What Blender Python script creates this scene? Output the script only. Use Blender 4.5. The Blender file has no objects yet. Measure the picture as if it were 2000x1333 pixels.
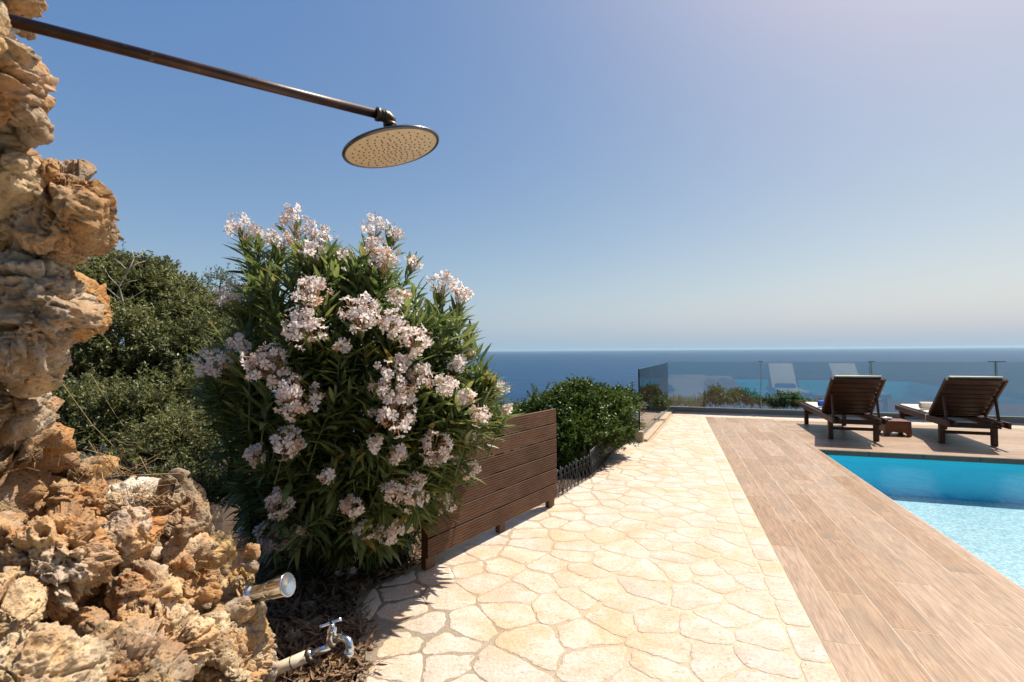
import bpy, math, random
import numpy as np
from mathutils import Matrix, Vector

# ------------------------------------------------------------------ camera, sky, sun, exposure
SC = bpy.context.scene
COL = SC.collection
random.seed(7)
RNG = np.random.default_rng(7)

FPX = 950.0                       # focal length in photograph pixels (2000 wide)
EYE = np.array([0.0, 0.0, 1.4])
PITCH = math.atan(18.5 / FPX)
ROLL = 0.0080
FW = np.array([0, math.cos(PITCH), math.sin(PITCH)])
_U0 = np.array([0, -math.sin(PITCH), math.cos(PITCH)])
_R0 = np.array([1.0, 0, 0])
UP = _U0 + ROLL * _R0
RT = _R0 - ROLL * _U0
UP /= np.linalg.norm(UP); RT /= np.linalg.norm(RT)

cam_data = bpy.data.cameras.new('camera')
cam = bpy.data.objects.new('camera', cam_data)
COL.objects.link(cam)
cam.matrix_world = Matrix(((RT[0], UP[0], -FW[0], EYE[0]), (RT[1], UP[1], -FW[1], EYE[1]),
                           (RT[2], UP[2], -FW[2], EYE[2]), (0, 0, 0, 1)))
cam_data.sensor_width = 36
cam_data.lens = 36 * FPX / 2000
cam_data.clip_start = 0.02
cam_data.clip_end = 400000
cam_data.dof.use_dof = True
cam_data.dof.focus_distance = 3.6
cam_data.dof.aperture_fstop = 5.6
SC.camera = cam

SUN_DIR = np.array([0.477, 0.33, 1.0]); SUN_DIR /= np.linalg.norm(SUN_DIR)
sun_el = math.asin(SUN_DIR[2])
sun_az = math.atan2(SUN_DIR[0], SUN_DIR[1])      # clockwise from +Y
world = bpy.data.worlds.new('World')
SC.world = world
world.use_nodes = True
wn = world.node_tree
wn.nodes.clear()
sky = wn.nodes.new('ShaderNodeTexSky')
sky.sky_type = 'NISHITA'
sky.sun_disc = False
sky.sun_elevation = sun_el
sky.sun_rotation = sun_az
sky.altitude = 0
sky.air_density = 1.0
sky.dust_density = 3.0
sky.ozone_density = 6.0
bg = wn.nodes.new('ShaderNodeBackground')
bg.inputs['Strength'].default_value = 0.10
wo = wn.nodes.new('ShaderNodeOutputWorld')
wn.links.new(bg.outputs[0], wo.inputs[0])
def _vm(op, a, b=None):
    nd = wn.nodes.new('ShaderNodeVectorMath'); nd.operation = op
    for k, v in ((0, a), (1, b)):
        if v is None: continue
        if isinstance(v, bpy.types.NodeSocket): wn.links.new(v, nd.inputs[k])
        else: nd.inputs[k].default_value = v
    return nd.outputs[0]
def _m(op, a, b=0.0):
    nd = wn.nodes.new('ShaderNodeMath'); nd.operation = op
    for k, v in ((0, a), (1, b)):
        if isinstance(v, bpy.types.NodeSocket): wn.links.new(v, nd.inputs[k])
        else: nd.inputs[k].default_value = v
    return nd.outputs[0]
# deeper, polarised blue away from the sun + even scattered blue + sea haze that thins out with height
q = 0.1 * 2 ** 0.6
sc_ = _vm('MINIMUM', _vm('SCALE', sky.outputs[0]), (0.8, 0.8, 0.9))
sc_.node.inputs[0].links[0].from_node.inputs['Scale'].default_value = 0.1
sep = wn.nodes.new('ShaderNodeSeparateXYZ'); wn.links.new(sc_, sep.inputs[0])
comb = wn.nodes.new('ShaderNodeCombineXYZ')
for k_ in range(3):
    wn.links.new(_m('POWER', sep.outputs[k_], 1.6), comb.inputs[k_])
blue = _vm('ADD', _vm('MULTIPLY', comb.outputs[0], (1.80, 1.11, 0.466)), (0.052, 0.162, 0.422))
tcw = wn.nodes.new('ShaderNodeTexCoord')
sp2 = wn.nodes.new('ShaderNodeSeparateXYZ'); wn.links.new(tcw.outputs['Generated'], sp2.inputs[0])
hz = _m('EXPONENT', _m('MULTIPLY', _m('MAXIMUM', sp2.outputs['Z'], 0.0), -5.0))
hcol = wn.nodes.new('ShaderNodeVectorMath'); hcol.operation = 'SCALE'
hcol.inputs[0].default_value = (0.289, 0.332, 0.209); wn.links.new(hz, hcol.inputs['Scale'])
tot = _vm('SCALE', _vm('ADD', blue, hcol.outputs[0])); tot.node.inputs['Scale'].default_value = 1.0 / q
wn.links.new(tot, bg.inputs[0])

sun_data = bpy.data.lights.new('sun', 'SUN')
sun_data.energy = 4.6
sun_data.angle = math.radians(0.53)
sun_data.color = (1.0, 0.93, 0.82)
sun = bpy.data.objects.new('sun', sun_data)
COL.objects.link(sun)
sun.rotation_euler = Vector(SUN_DIR).to_track_quat('Z', 'Y').to_euler()

SC.view_settings.view_transform = 'Standard'
SC.view_settings.look = 'None'
SC.view_settings.exposure = 0.6
SC.view_settings.gamma = 1.0
SC.view_settings.use_curve_mapping = False
SC.render.engine = 'CYCLES'
SC.cycles.max_bounces = 10
SC.cycles.transparent_max_bounces = 24
SC.cycles.caustics_refractive = False
SC.cycles.caustics_reflective = False
SC.cycles.sample_clamp_indirect = 6

# ------------------------------------------------------------------ where things stand
def ray(px, py):
    return (px - 1000) / FPX * RT - (py - 666.5) / FPX * UP + FW

def at(px, py, d):
    """point at distance d (along the view axis) seen at photograph pixel px, py"""
    return EYE + ray(px, py) * d

def ground(px, py, z=0.0):
    r = ray(px, py)
    return EYE + r * ((z - EYE[2]) / r[2])

TH = math.radians(18)             # the terrace runs 18 degrees to the right of the view
CT, ST = math.cos(TH), math.sin(TH)
def D(a, b, z=0.0):               # terrace coordinates (across, along) -> world
    return np.array([a * CT + b * ST, -a * ST + b * CT, z])
def toD(P):
    P = np.asarray(P)
    return P[..., 0] * CT - P[..., 1] * ST, P[..., 0] * ST + P[..., 1] * CT

# ------------------------------------------------------------------ object helpers
def tag(o, label=None, cat=None, group=None, kind=None):
    if label: o['label'] = label
    if cat: o['category'] = cat
    if group: o['group'] = group
    if kind: o['kind'] = kind
    return o

def empty(name, loc=(0, 0, 0), rz=0.0):
    o = bpy.data.objects.new(name, None)
    COL.objects.link(o)
    o.location = tuple(float(v) for v in loc)
    o.rotation_euler = (0, 0, rz)
    o.empty_display_size = 0.1
    return o

def link(name, me, parent=None, M=None):
    o = bpy.data.objects.new(name, me)
    COL.objects.link(o)
    if parent is not None:
        o.parent = parent
    if M is not None:
        o.matrix_local = M
    return o

def npmesh(name, V, F, mat=None, attrs=None, smooth=False):
    """V (n,3); F (m,k) int array with k = 3 or 4 (or list of such arrays)"""
    V = np.asarray(V, dtype=np.float32)
    Fs = F if isinstance(F, list) else [F]
    Fs = [np.asarray(f, dtype=np.int32) for f in Fs if len(f)]
    me = bpy.data.meshes.new(name)
    me.vertices.add(len(V))
    me.vertices.foreach_set('co', V.ravel())
    nl = sum(f.size for f in Fs)
    npoly = sum(len(f) for f in Fs)
    me.loops.add(nl)
    me.loops.foreach_set('vertex_index', np.concatenate([f.ravel() for f in Fs]))
    me.polygons.add(npoly)
    tot = np.concatenate([np.full(len(f), f.shape[1], dtype=np.int32) for f in Fs])
    st = np.concatenate([[0], np.cumsum(tot)[:-1]]).astype(np.int32)
    me.polygons.foreach_set('loop_start', st)
    me.polygons.foreach_set('loop_total', tot)
    if smooth:
        me.polygons.foreach_set('use_smooth', np.ones(npoly, dtype=bool))
    me.update(calc_edges=True)
    if attrs:
        for k, v in attrs.items():
            a = me.attributes.new(k, 'FLOAT', 'POINT')
            a.data.foreach_set('value', np.asarray(v, dtype=np.float32))
    if mat:
        for m in (mat if isinstance(mat, (list, tuple)) else [mat]):
            me.materials.append(m)
    return me

class MB:
    """collects shapes; build() makes one mesh object"""
    def __init__(s): s.V = []; s.F = []; s.n = 0; s.sm = []; s.mi = []
    def add(s, V, F, smooth=False, mi=0):
        V = [tuple(map(float, v)) for v in V]
        s.V += V
        for f in F:
            s.F.append(tuple(i + s.n for i in f)); s.sm.append(smooth); s.mi.append(mi)
        s.n += len(V)
        return s
    def box(s, c, h, R=None, b=0.0, mi=0):
        """bevelled box: centre c, half sizes h, optional 3x3 rotation R"""
        c = np.array(c, float); h = np.array(h, float)
        R = np.eye(3) if R is None else np.array(R)
        if b <= 0:
            V = [(x, y, z) for x in (-1, 1) for y in (-1, 1) for z in (-1, 1)]
            V = np.array(V) * h
            F = [(0, 1, 3, 2), (4, 6, 7, 5), (0, 4, 5, 1), (2, 3, 7, 6), (0, 2, 6, 4), (1, 5, 7, 3)]
            return s.add((V @ R.T) + c, F, mi=mi)
        b = min(b, h.min() * 0.9)
        V = []; idx = {}
        for sx in (-1, 1):
            for sy in (-1, 1):
                for sz in (-1, 1):
                    for ax in range(3):
                        p = np.array([sx, sy, sz]) * (h - b)
                        p[ax] = (sx, sy, sz)[ax] * h[ax]
                        idx[(sx, sy, sz, ax)] = len(V); V.append(p)
        F = []
        for ax in range(3):
            o = [a for a in range(3) if a != ax]
            for sg in (-1, 1):
                q = []
                for (i, j) in ((-1, -1), (1, -1), (1, 1), (-1, 1)):
                    k = [0, 0, 0]; k[ax] = sg; k[o[0]] = i; k[o[1]] = j
                    q.append(idx[(k[0], k[1], k[2], ax)])
                F.append(tuple(q))
        for ax in range(3):                      # edges along ax
            o = [a for a in range(3) if a != ax]
            for i in (-1, 1):
                for j in (-1, 1):
                    q = []
                    for (e, which) in ((-1, o[0]), (1, o[0]), (1, o[1]), (-1, o[1])):
                        k = [0, 0, 0]; k[ax] = e; k[o[0]] = i; k[o[1]] = j
                        q.append(idx[(k[0], k[1], k[2], which)])
                    F.append(tuple(q))
        for sx in (-1, 1):
            for sy in (-1, 1):
                for sz in (-1, 1):
                    F.append(tuple(idx[(sx, sy, sz, a)] for a in range(3)))
        V = np.array(V)
        # orient outward
        G = []
        for f in F:
            p = V[list(f)]
            n = np.cross(p[1] - p[0], p[2] - p[0])
            G.append(f if n @ p.mean(0) >= 0 else f[::-1])
        return s.add((V @ R.T) + c, G, mi=mi)
    def bar(s, p, q, w, h, up=(0, 0, 1), b=0.0, mi=0):
        """rectangular bar from p to q, w wide (sideways), h high"""
        p = np.array(p, float); q = np.array(q, float)
        d = q - p; L = np.linalg.norm(d); y = d / L
        x = np.cross(y, np.array(up, float)); x /= np.linalg.norm(x)
        z = np.cross(x, y)
        return s.box((p + q) / 2, (w / 2, L / 2, h / 2), np.stack([x, y, z], 1), b, mi)
    def tube(s, pts, rad, seg=8, caps=True, mi=0):
        V, F = tube_arrays(pts, rad, seg)
        F = [tuple(f) for f in F]
        n = len(pts)
        if caps:
            F.append(tuple(range(seg))[::-1])
            F.append(tuple(range((n - 1) * seg, n * seg)))
        return s.add(V, F, smooth=True, mi=mi)
    def lathe(s, prof, M=None, seg=24, mi=0):
        """prof: list of (r, z)"""
        V = []; F = []
        for r, z in prof:
            for k in range(seg):
                a = 2 * math.pi * k / seg
                V.append((r * math.cos(a), r * math.sin(a), z))
        for i in range(len(prof) - 1):
            for k in range(seg):
                k2 = (k + 1) % seg
                F.append((i * seg + k, i * seg + k2, (i + 1) * seg + k2, (i + 1) * seg + k))
        if M is not None:
            V = [tuple(M @ Vector(v)) for v in V]
        return s.add(V, F, smooth=True, mi=mi)
    def build(s, name, mat, parent=None, M=None):
        me = bpy.data.meshes.new(name)
        me.from_pydata(s.V, [], s.F)
        me.polygons.foreach_set('use_smooth', s.sm)
        me.polygons.foreach_set('material_index', s.mi)
        for m in (mat if isinstance(mat, (list, tuple)) else [mat]):
            me.materials.append(m)
        me.update()
        return link(name, me, parent, M)

def tube_arrays(pts, rad, seg=6):
    P = np.array(pts, float); n = len(P)
    rad = np.broadcast_to(np.array(rad, float), (n,))
    T = np.gradient(P, axis=0); T /= (np.linalg.norm(T, axis=1)[:, None] + 1e-9)
    a = np.array([0, 0, 1.0]) if abs(T[0][2]) < 0.9 else np.array([1.0, 0, 0])
    X = np.cross(T[0], a); X /= np.linalg.norm(X)
    ang = np.arange(seg) * 2 * math.pi / seg
    V = []
    for i in range(n):
        X = X - T[i] * (X @ T[i]); X /= np.linalg.norm(X)
        Y = np.cross(T[i], X)
        V.append(P[i] + rad[i] * (np.cos(ang)[:, None] * X + np.sin(ang)[:, None] * Y))
    V = np.concatenate(V)
    k = np.arange(seg); k2 = (k + 1) % seg
    F = np.concatenate([np.stack([i * seg + k, i * seg + k2, (i + 1) * seg + k2, (i + 1) * seg + k], 1) for i in range(n - 1)])
    return V, F

def rotz(a):
    c, s_ = math.cos(a), math.sin(a)
    return np.array([[c, -s_, 0], [s_, c, 0], [0, 0, 1.0]])

def merge(parts):
    """parts: list of (V, F quads/tris arrays)"""
    Vs = []; Fs = {}; n = 0
    for V, F in parts:
        Vs.append(V); Fs.setdefault(F.shape[1], []).append(F + n); n += len(V)
    return np.concatenate(Vs), [np.concatenate(f) for f in Fs.values()]

# ------------------------------------------------------------------ vectorised noise
_PERM = np.random.default_rng(3).permutation(1024).astype(np.int64)
_g = np.random.default_rng(4).normal(size=(1024, 3)); _GRAD = _g / np.linalg.norm(_g, axis=1)[:, None]
_PTS = np.random.default_rng(5).random((1024, 3))
def _hash(I, seed):
    h = _PERM[(I[..., 0] + seed * 131) & 1023]
    h = _PERM[(h + I[..., 1]) & 1023]
    return _PERM[(h + I[..., 2]) & 1023]
def perlin(P, seed=0):
    I = np.floor(P).astype(np.int64); f = P - I
    w = f * f * f * (f * (f * 6 - 15) + 10)
    out = np.zeros(len(P))
    for dx in (0, 1):
        wx = w[:, 0] if dx else 1 - w[:, 0]
        for dy in (0, 1):
            wy = w[:, 1] if dy else 1 - w[:, 1]
            for dz in (0, 1):
                wz = w[:, 2] if dz else 1 - w[:, 2]
                o = np.array([dx, dy, dz])
                g = _GRAD[_hash(I + o, seed)]
                out += wx * wy * wz * ((f - o) * g).sum(1)
    return out * 1.5
def fbm(P, oct=4, seed=0, gain=0.5, ridged=False):
    s_ = 0; a = 1; t = 0
    for i in range(oct):
        n = perlin(P * (2.03 ** i) + 17.3 * i, seed + i)
        if ridged: n = 0.5 - np.abs(n)
        s_ = s_ + a * n; t += a; a *= gain
    return s_ / t
def facets(P, seed=0):
    """fractured faces: every cell is a randomly tilted plane"""
    I = np.floor(P).astype(np.int64); f = P - I
    f1 = np.full(len(P), 9.0); val = np.zeros(len(P))
    for dx in (-1, 0, 1):
        for dy in (-1, 0, 1):
            for dz in (-1, 0, 1):
                o = np.array([dx, dy, dz])
                h = _hash(I + o, seed)
                q = _PTS[h] + o - f
                d2 = (q * q).sum(1)
                m = d2 < f1
                f1 = np.where(m, d2, f1)
                val = np.where(m, -(q * _GRAD[h]).sum(1) * 1.1 + (_PTS[h][:, 0] - 0.5) * 0.7, val)
    return val
def worley(P, seed=0):
    I = np.floor(P).astype(np.int64); f = P - I
    f1 = np.full(len(P), 9.0)
    for dx in (-1, 0, 1):
        for dy in (-1, 0, 1):
            for dz in (-1, 0, 1):
                o = np.array([dx, dy, dz])
                q = _PTS[_hash(I + o, seed)] + o - f
                f1 = np.minimum(f1, (q * q).sum(1))
    return np.sqrt(f1)

# ------------------------------------------------------------------ materials
def hexc(r, g, b): return (r, g, b, 1.0)
class NT:
    def __init__(s, name):
        s.m = bpy.data.materials.new(name); s.m.use_nodes = True
        s.t = s.m.node_tree; s.t.nodes.clear()
        s.out = s.t.nodes.new('ShaderNodeOutputMaterial')
    def n(s, typ, ins=None, **props):
        nd = s.t.nodes.new('ShaderNode' + typ)
        for k, v in props.items(): setattr(nd, k, v)
        for k, v in (ins or {}).items():
            sock = nd.inputs[k]
            if hasattr(v, 'is_output') or isinstance(v, bpy.types.NodeSocket): s.t.links.new(v, sock)
            elif isinstance(v, bpy.types.Node): s.t.links.new(v.outputs[0], sock)
            else: sock.default_value = v
        return nd
    def pos(s): return s.n('NewGeometry').outputs['Position']
    def obj(s): return s.n('TexCoord').outputs['Object']
    def rnd(s): return s.n('ObjectInfo').outputs['Random']
    def map(s, vec, scale=(1, 1, 1), loc=(0, 0, 0), rot=(0, 0, 0)):
        return s.n('Mapping', {'Vector': vec, 'Scale': scale, 'Location': loc, 'Rotation': rot}).outputs[0]
    def noise(s, vec, scale, detail=4, rough=0.55, dist=0.0, out=0):
        return s.n('TexNoise', {'Vector': vec, 'Scale': scale, 'Detail': detail, 'Roughness': rough, 'Distortion': dist}).outputs[out]
    def vor(s, vec, scale, feature='F1', out='Distance', rand=1.0):
        return s.n('TexVoronoi', {'Vector': vec, 'Scale': scale, 'Randomness': rand}, feature=feature).outputs[out]
    def ramp(s, fac, stops, interp='LINEAR'):
        nd = s.n('ValToRGB', {'Fac': fac}); cr = nd.color_ramp; cr.interpolation = interp
        while len(cr.elements) < len(stops): cr.elements.new(0.5)
        for e, (p, c) in zip(cr.elements, stops):
            e.position = p; e.color = (c[0], c[1], c[2], 1) if not isinstance(c, (int, float)) else (c, c, c, 1)
        return nd.outputs[0]
    def mix(s, fac, a, b, mode='MIX'):
        nd = s.n('Mix', data_type='RGBA', blend_type=mode)
        for k, v in ((0, fac), (6, a), (7, b)):
            if isinstance(v, bpy.types.NodeSocket): s.t.links.new(v, nd.inputs[k])
            elif k == 0: nd.inputs[0].default_value = v
            else: nd.inputs[k].default_value = (v[0], v[1], v[2], 1)
        return nd.outputs[2]
    def math(s, op, a, b=0.0, clamp=False):
        nd = s.n('Math', operation=op, use_clamp=clamp)
        for k, v in ((0, a), (1, b)):
            if isinstance(v, bpy.types.NodeSocket): s.t.links.new(v, nd.inputs[k])
            else: nd.inputs[k].default_value = v
        return nd.outputs[0]
    def bump(s, h, strength=0.5, dist=0.01, normal=None):
        ins = {'Height': h, 'Strength': strength, 'Distance': dist}
        if normal is not None: ins['Normal'] = normal
        return s.n('Bump', ins).outputs[0]
    def attr(s, name):
        return s.n('Attribute', attribute_name=name).outputs['Fac']
    def hsv(s, col, h=0.5, sat=1.0, v=1.0):
        return s.n('HueSaturation', {'Color': col, 'Hue': h, 'Saturation': sat, 'Value': v}).outputs[0]
    def done(s, shader):
        s.t.links.new(shader.outputs[0] if isinstance(shader, bpy.types.Node) else shader, s.out.inputs[0]); return s.m
    def bsdf(s, color, rough=0.6, normal=None, **kw):
        ins = {'Base Color': color, 'Roughness': rough}
        if normal is not None: ins['Normal'] = normal
        for k, v in kw.items(): ins[k.replace('_', ' ')] = v
        return s.n('BsdfPrincipled', ins)

def M_limestone(name, tint, warm, amount=0.5, scale=1.0, grey=0.35):
    """weathered karst limestone: cream / tan body, iron staining, grey lichen film, some pits darker at their centres"""
    t = NT(name); p = t.pos(); r = t.rnd()
    base = t.ramp(t.noise(p, 7 * scale, 6, 0.6, 0.6), [(0.3, tuple(c * 0.58 for c in tint)), (0.5, tint), (0.68, tuple(min(1, c * 1.35) for c in tint))])
    pale = t.ramp(t.noise(t.map(p, loc=(7, 3, 1)), 3.2 * scale, 6, 0.62, 0.6), [(0.5, 0.0), (0.62, 0.8)])
    base = t.mix(pale, base, (0.56, 0.45, 0.35))
    iron = t.ramp(t.noise(t.map(p, loc=(3.1, 1.7, 0)), 4.5 * scale, 5, 0.6, 0.8), [(0.5 - 0.18 * amount, 0.0), (0.66, 1.0)])
    c = t.mix(iron, base, warm)
    gm = t.ramp(t.noise(t.map(p, loc=(9, 2, 5)), 6 * scale, 8, 0.68, 0.4), [(0.52 - 0.1 * grey, 0.0), (0.70, 1.0)])
    gcol = t.ramp(t.noise(p, 30 * scale, 4), [(0.3, (0.08, 0.07, 0.055)), (0.6, (0.26, 0.23, 0.19)), (0.75, (0.5, 0.46, 0.4))])
    c = t.mix(t.math('MULTIPLY', gm, min(1.0, grey * 1.6)), c, gcol)
    pits = t.vor(t.map(p, (1, 1, 1.4)), 55 * scale)
    pm = t.ramp(pits, [(0.12, 1.0), (0.34, 0.0)])
    spots = t.ramp(t.noise(p, 16 * scale, 3), [(0.45, 0.0), (0.6, 1.0)])
    c = t.mix(t.math('MULTIPLY', t.math('MULTIPLY', pm, spots), 0.75), c, (0.07, 0.05, 0.035))  # darker colour at pit centres, on the same cells as the bump
    fine = t.ramp(t.noise(p, 140 * scale, 4, 0.7), [(0.3, 0.72), (0.7, 1.22)])
    c = t.mix(1.0, c, fine, 'MULTIPLY')
    c = t.hsv(c, 0.5, 1.0, t.math('ADD', t.math('MULTIPLY', r, 0.3), 0.85))
    h = t.math('ADD', t.math('MULTIPLY', t.noise(p, 40 * scale, 8, 0.7), 1.0), t.math('MULTIPLY', t.ramp(pits, [(0.0, 0.0), (0.4, 1.0)]), 0.5))
    return t.done(t.bsdf(c, 0.92, t.bump(h, 0.9, 0.012 / scale)))

def M_wood(name, dark, light, scale=1.0, rough=0.55, axis=(9, 1, 9), groove=0, gloss=0.4):
    t = NT(name); o = t.obj(); r = t.rnd()
    v = t.n('VectorMath', {0: o, 1: t.n('CombineXYZ', {'X': t.math('MULTIPLY', r, 31), 'Y': t.math('MULTIPLY', r, 17), 'Z': r}).outputs[0]}, operation='ADD').outputs[0]
    g = t.noise(t.map(v, axis), 9 * scale, 7, 0.62, 1.2)
    c = t.ramp(g, [(0.3, dark), (0.7, light)])
    big = t.noise(v, 3.5, 3)
    c = t.mix(1.0, c, t.ramp(big, [(0.3, 0.7), (0.7, 1.25)]), 'MULTIPLY')
    c = t.hsv(c, 0.5, 1.0, t.math('ADD', t.math('MULTIPLY', r, 0.5), 0.75))
    h = g
    if groove:
        sp = t.n('SeparateXYZ', {0: o})
        s1 = t.math('ADD', t.math('MULTIPLY', sp.outputs['Y'], 1.0), t.math('MULTIPLY', sp.outputs['Z'], 0.55))
        s2 = t.math('SUBTRACT', t.math('MULTIPLY', sp.outputs['Y'], 1.0), t.math('MULTIPLY', sp.outputs['Z'], 0.55))
        w = t.math('MULTIPLY', t.math('SINE', t.math('MULTIPLY', s1, groove)), t.math('SINE', t.math('MULTIPLY', s2, groove)))
        h = t.math('ADD', t.math('MULTIPLY', g, 0.5), w)
        c = t.mix(t.ramp(w, [(0.2, 0.0), (0.7, 0.55)]), c, tuple(min(1, x * 2.4) for x in light))
    return t.done(t.bsdf(c, rough, t.bump(h, 0.5, 0.003), **{'Specular IOR Level': gloss}))

def M_plain(name, col, rough=0.5, metal=0.0, var=0.15, nscale=30, bump=0.0, **kw):
    t = NT(name); p = t.obj()
    n = t.noise(p, nscale, 5, 0.6)
    c = t.mix(1.0, col, t.ramp(n, [(0.3, 1 - var), (0.7, 1 + var)]), 'MULTIPLY')
    nm = t.bump(n, bump, 0.004) if bump else None
    return t.done(t.bsdf(c, rough, nm, Metallic=metal, **kw))

def M_leaf(name, dark, light, rough=0.4, trans=0.3, old=None, spec=0.5, midrib=None):
    t = NT(name); a = t.attr('rnd')
    stops = [(0.0, dark), (0.9, light)]
    if old: stops = [(0.0, dark), (0.93, light), (0.965, old), (1.0, old)]
    c = t.ramp(a, stops)
    c = t.mix(1.0, c, t.ramp(t.noise(t.pos(), 25, 3), [(0.3, 0.8), (0.7, 1.2)]), 'MULTIPLY')
    if midrib:
        c = t.mix(t.ramp(t.attr('mid'), [(0.75, 0.0), (1.0, 0.7)]), c, midrib)
    bs = t.bsdf(c, rough, **{'Specular IOR Level': spec})
    tr = t.n('BsdfTranslucent', {'Color': t.hsv(c, 0.49, 1.1, 1.8)})
    return t.done(t.n('MixShader', {0: trans, 1: bs, 2: tr}))
# ------------------------------------------------------------------ MATERIALS for the ground
def m_paver():
    t = NT('paving_limestone'); p = t.pos(); r = t.rnd()
    base = t.ramp(t.noise(p, 5, 6, 0.6), [(0.3, (0.53, 0.40, 0.285)), (0.5, (0.60, 0.49, 0.385)), (0.68, (0.66, 0.57, 0.49))])
    stain = t.ramp(t.noise(t.map(p, loc=(5, 5, 0)), 2.6, 6, 0.62, 0.5), [(0.48, 0.0), (0.62, 1.0)])
    c = t.mix(t.math('MULTIPLY', stain, 0.6), base, (0.58, 0.38, 0.20))
    veins = t.ramp(t.noise(t.map(p, (1, 2.5, 1)), 22, 8, 0.7, 1.5), [(0.37, 1.0), (0.43, 0.0)])
    c = t.mix(t.math('MULTIPLY', veins, 0.75), c, (0.36, 0.24, 0.14))
    vd = t.vor(t.map(p, (1, 1.7, 1), rot=(0, 0, 0.5)), 120)
    sp = t.math('MULTIPLY', t.ramp(vd, [(0.10, 1.0), (0.24, 0.0)]), t.ramp(t.noise(p, 9, 5), [(0.44, 0.0), (0.56, 1.0)]))
    c = t.mix(t.math('MULTIPLY', sp, 0.9), c, (0.20, 0.13, 0.08))
    c = t.hsv(c, 0.5, t.math('ADD', t.math('MULTIPLY', r, 0.25), 0.80), t.math('ADD', t.math('MULTIPLY', r, 0.10), 0.95))
    c = t.mix(1.0, c, t.ramp(t.noise(p, 45, 6, 0.75), [(0.32, 0.80), (0.6, 1.06)]), 'MULTIPLY')
    h = t.math('ADD', t.noise(p, 60, 7, 0.65), t.math('MULTIPLY', t.noise(p, 9, 3), 0.8))
    return t.done(t.bsdf(c, 0.8, t.bump(h, 0.8, 0.010), **{'Specular IOR Level': 0.3}))
def m_mortar():
    t = NT('mortar'); p = t.pos()
    c = t.ramp(t.noise(p, 4, 6, 0.6), [(0.3, (0.54, 0.39, 0.235)), (0.5, (0.60, 0.465, 0.32)), (0.66, (0.62, 0.51, 0.39))])
    c = t.mix(1.0, c, t.ramp(t.noise(p, 90, 4, 0.7), [(0.3, 0.8), (0.7, 1.15)]), 'MULTIPLY')
    ck = t.ramp(t.noise(p, 18, 6, 0.7, 1.0), [(0.36, 1.0), (0.42, 0.0)])
    c = t.mix(t.math('MULTIPLY', ck, 0.35), c, (0.24, 0.16, 0.09))
    return t.done(t.bsdf(c, 0.9, t.bump(t.noise(p, 80, 6, 0.7), 0.6, 0.006)))
def m_deck():
    t = NT('wood_grain_tile'); o = t.obj(); r = t.rnd()
    v = t.n('VectorMath', {0: o, 1: t.n('CombineXYZ', {'X': t.math('MULTIPLY', r, 31), 'Y': t.math('MULTIPLY', r, 57), 'Z': r}).outputs[0]}, operation='ADD').outputs[0]
    g = t.noise(t.map(v, (6, 0.45, 1)), 8, 6, 0.6, 1.4)
    c = t.ramp(g, [(0.28, (0.215, 0.122, 0.064)), (0.5, (0.35, 0.218, 0.123)), (0.72, (0.45, 0.308, 0.188))])
    f = t.noise(t.map(v, (22, 0.7, 1)), 8, 4, 0.65, 0.5)
    c = t.mix(1.0, c, t.ramp(f, [(0.3, 0.78), (0.7, 1.2)]), 'MULTIPLY')
    gm = t.ramp(t.noise(t.map(v, (2.2, 0.8, 1)), 3, 4, 0.6, 0.6), [(0.5, 0.0), (0.68, 0.65)])
    c = t.mix(gm, c, (0.235, 0.175, 0.115))
    kn = t.ramp(t.vor(t.map(v, (3.2, 1.1, 1)), 1.3), [(0.02, 1.0), (0.075, 0.0)])
    c = t.mix(t.math('MULTIPLY', kn, 0.7), c, (0.11, 0.07, 0.045))
    c = t.hsv(c, 0.5, t.math('ADD', t.math('MULTIPLY', r, -0.2), 1.02), t.math('ADD', t.math('MULTIPLY', r, 0.24), 0.88))
    return t.done(t.bsdf(c, 0.42, t.bump(t.math('ADD', g, f), 0.25, 0.002), **{'Specular IOR Level': 0.45}))
def m_soil():
    t = NT('soil'); p = t.pos()
    c = t.ramp(t.noise(p, 6, 7, 0.65), [(0.3, (0.045, 0.026, 0.016)), (0.55, (0.11, 0.066, 0.038)), (0.75, (0.20, 0.13, 0.08))])
    c = t.mix(1.0, c, t.ramp(t.noise(p, 120, 4, 0.7), [(0.3, 0.55), (0.7, 1.4)]), 'MULTIPLY')
    return t.done(t.bsdf(c, 0.95, t.bump(t.noise(p, 45, 8, 0.75), 1.0, 0.03)))
def m_hill():
    t = NT('hillside_scrub'); p = t.pos()
    c = t.ramp(t.noise(p, 0.35, 8, 0.7), [(0.35, (0.025, 0.04, 0.015)), (0.55, (0.05, 0.065, 0.025)), (0.72, (0.12, 0.11, 0.05))])
    return t.done(t.bsdf(c, 0.95, t.bump(t.noise(p, 1.5, 8, 0.7), 1.0, 0.4)))
def m_sea():
    t = NT('sea_water'); p = t.pos()
    c = t.ramp(t.noise(t.map(p, (0.0005, 0.003, 1)), 1.0, 7, 0.7), [(0.35, (0.001, 0.028, 0.080)), (0.65, (0.004, 0.048, 0.118))])
    wv = t.noise(t.map(p, (0.03, 0.07, 1)), 1.0, 8, 0.75)
    wv2 = t.noise(t.map(p, (0.0015, 0.006, 1)), 1.0, 5, 0.6)
    fo = t.ramp(t.noise(t.map(p, (0.018, 0.07, 1)), 1.0, 6, 0.8), [(0.62, 0.0), (0.74, 0.6)])
    c = t.mix(fo, c, (0.35, 0.42, 0.48))  # pale foam streaks, with sun glitter put into the colour too
    b = t.bump(t.math('ADD', wv, t.math('MULTIPLY', wv2, 3)), 1.0, 3.5)
    return t.done(t.bsdf(c, 0.35, b, **{'IOR': 1.33, 'Specular IOR Level': 0.08}))

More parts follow.
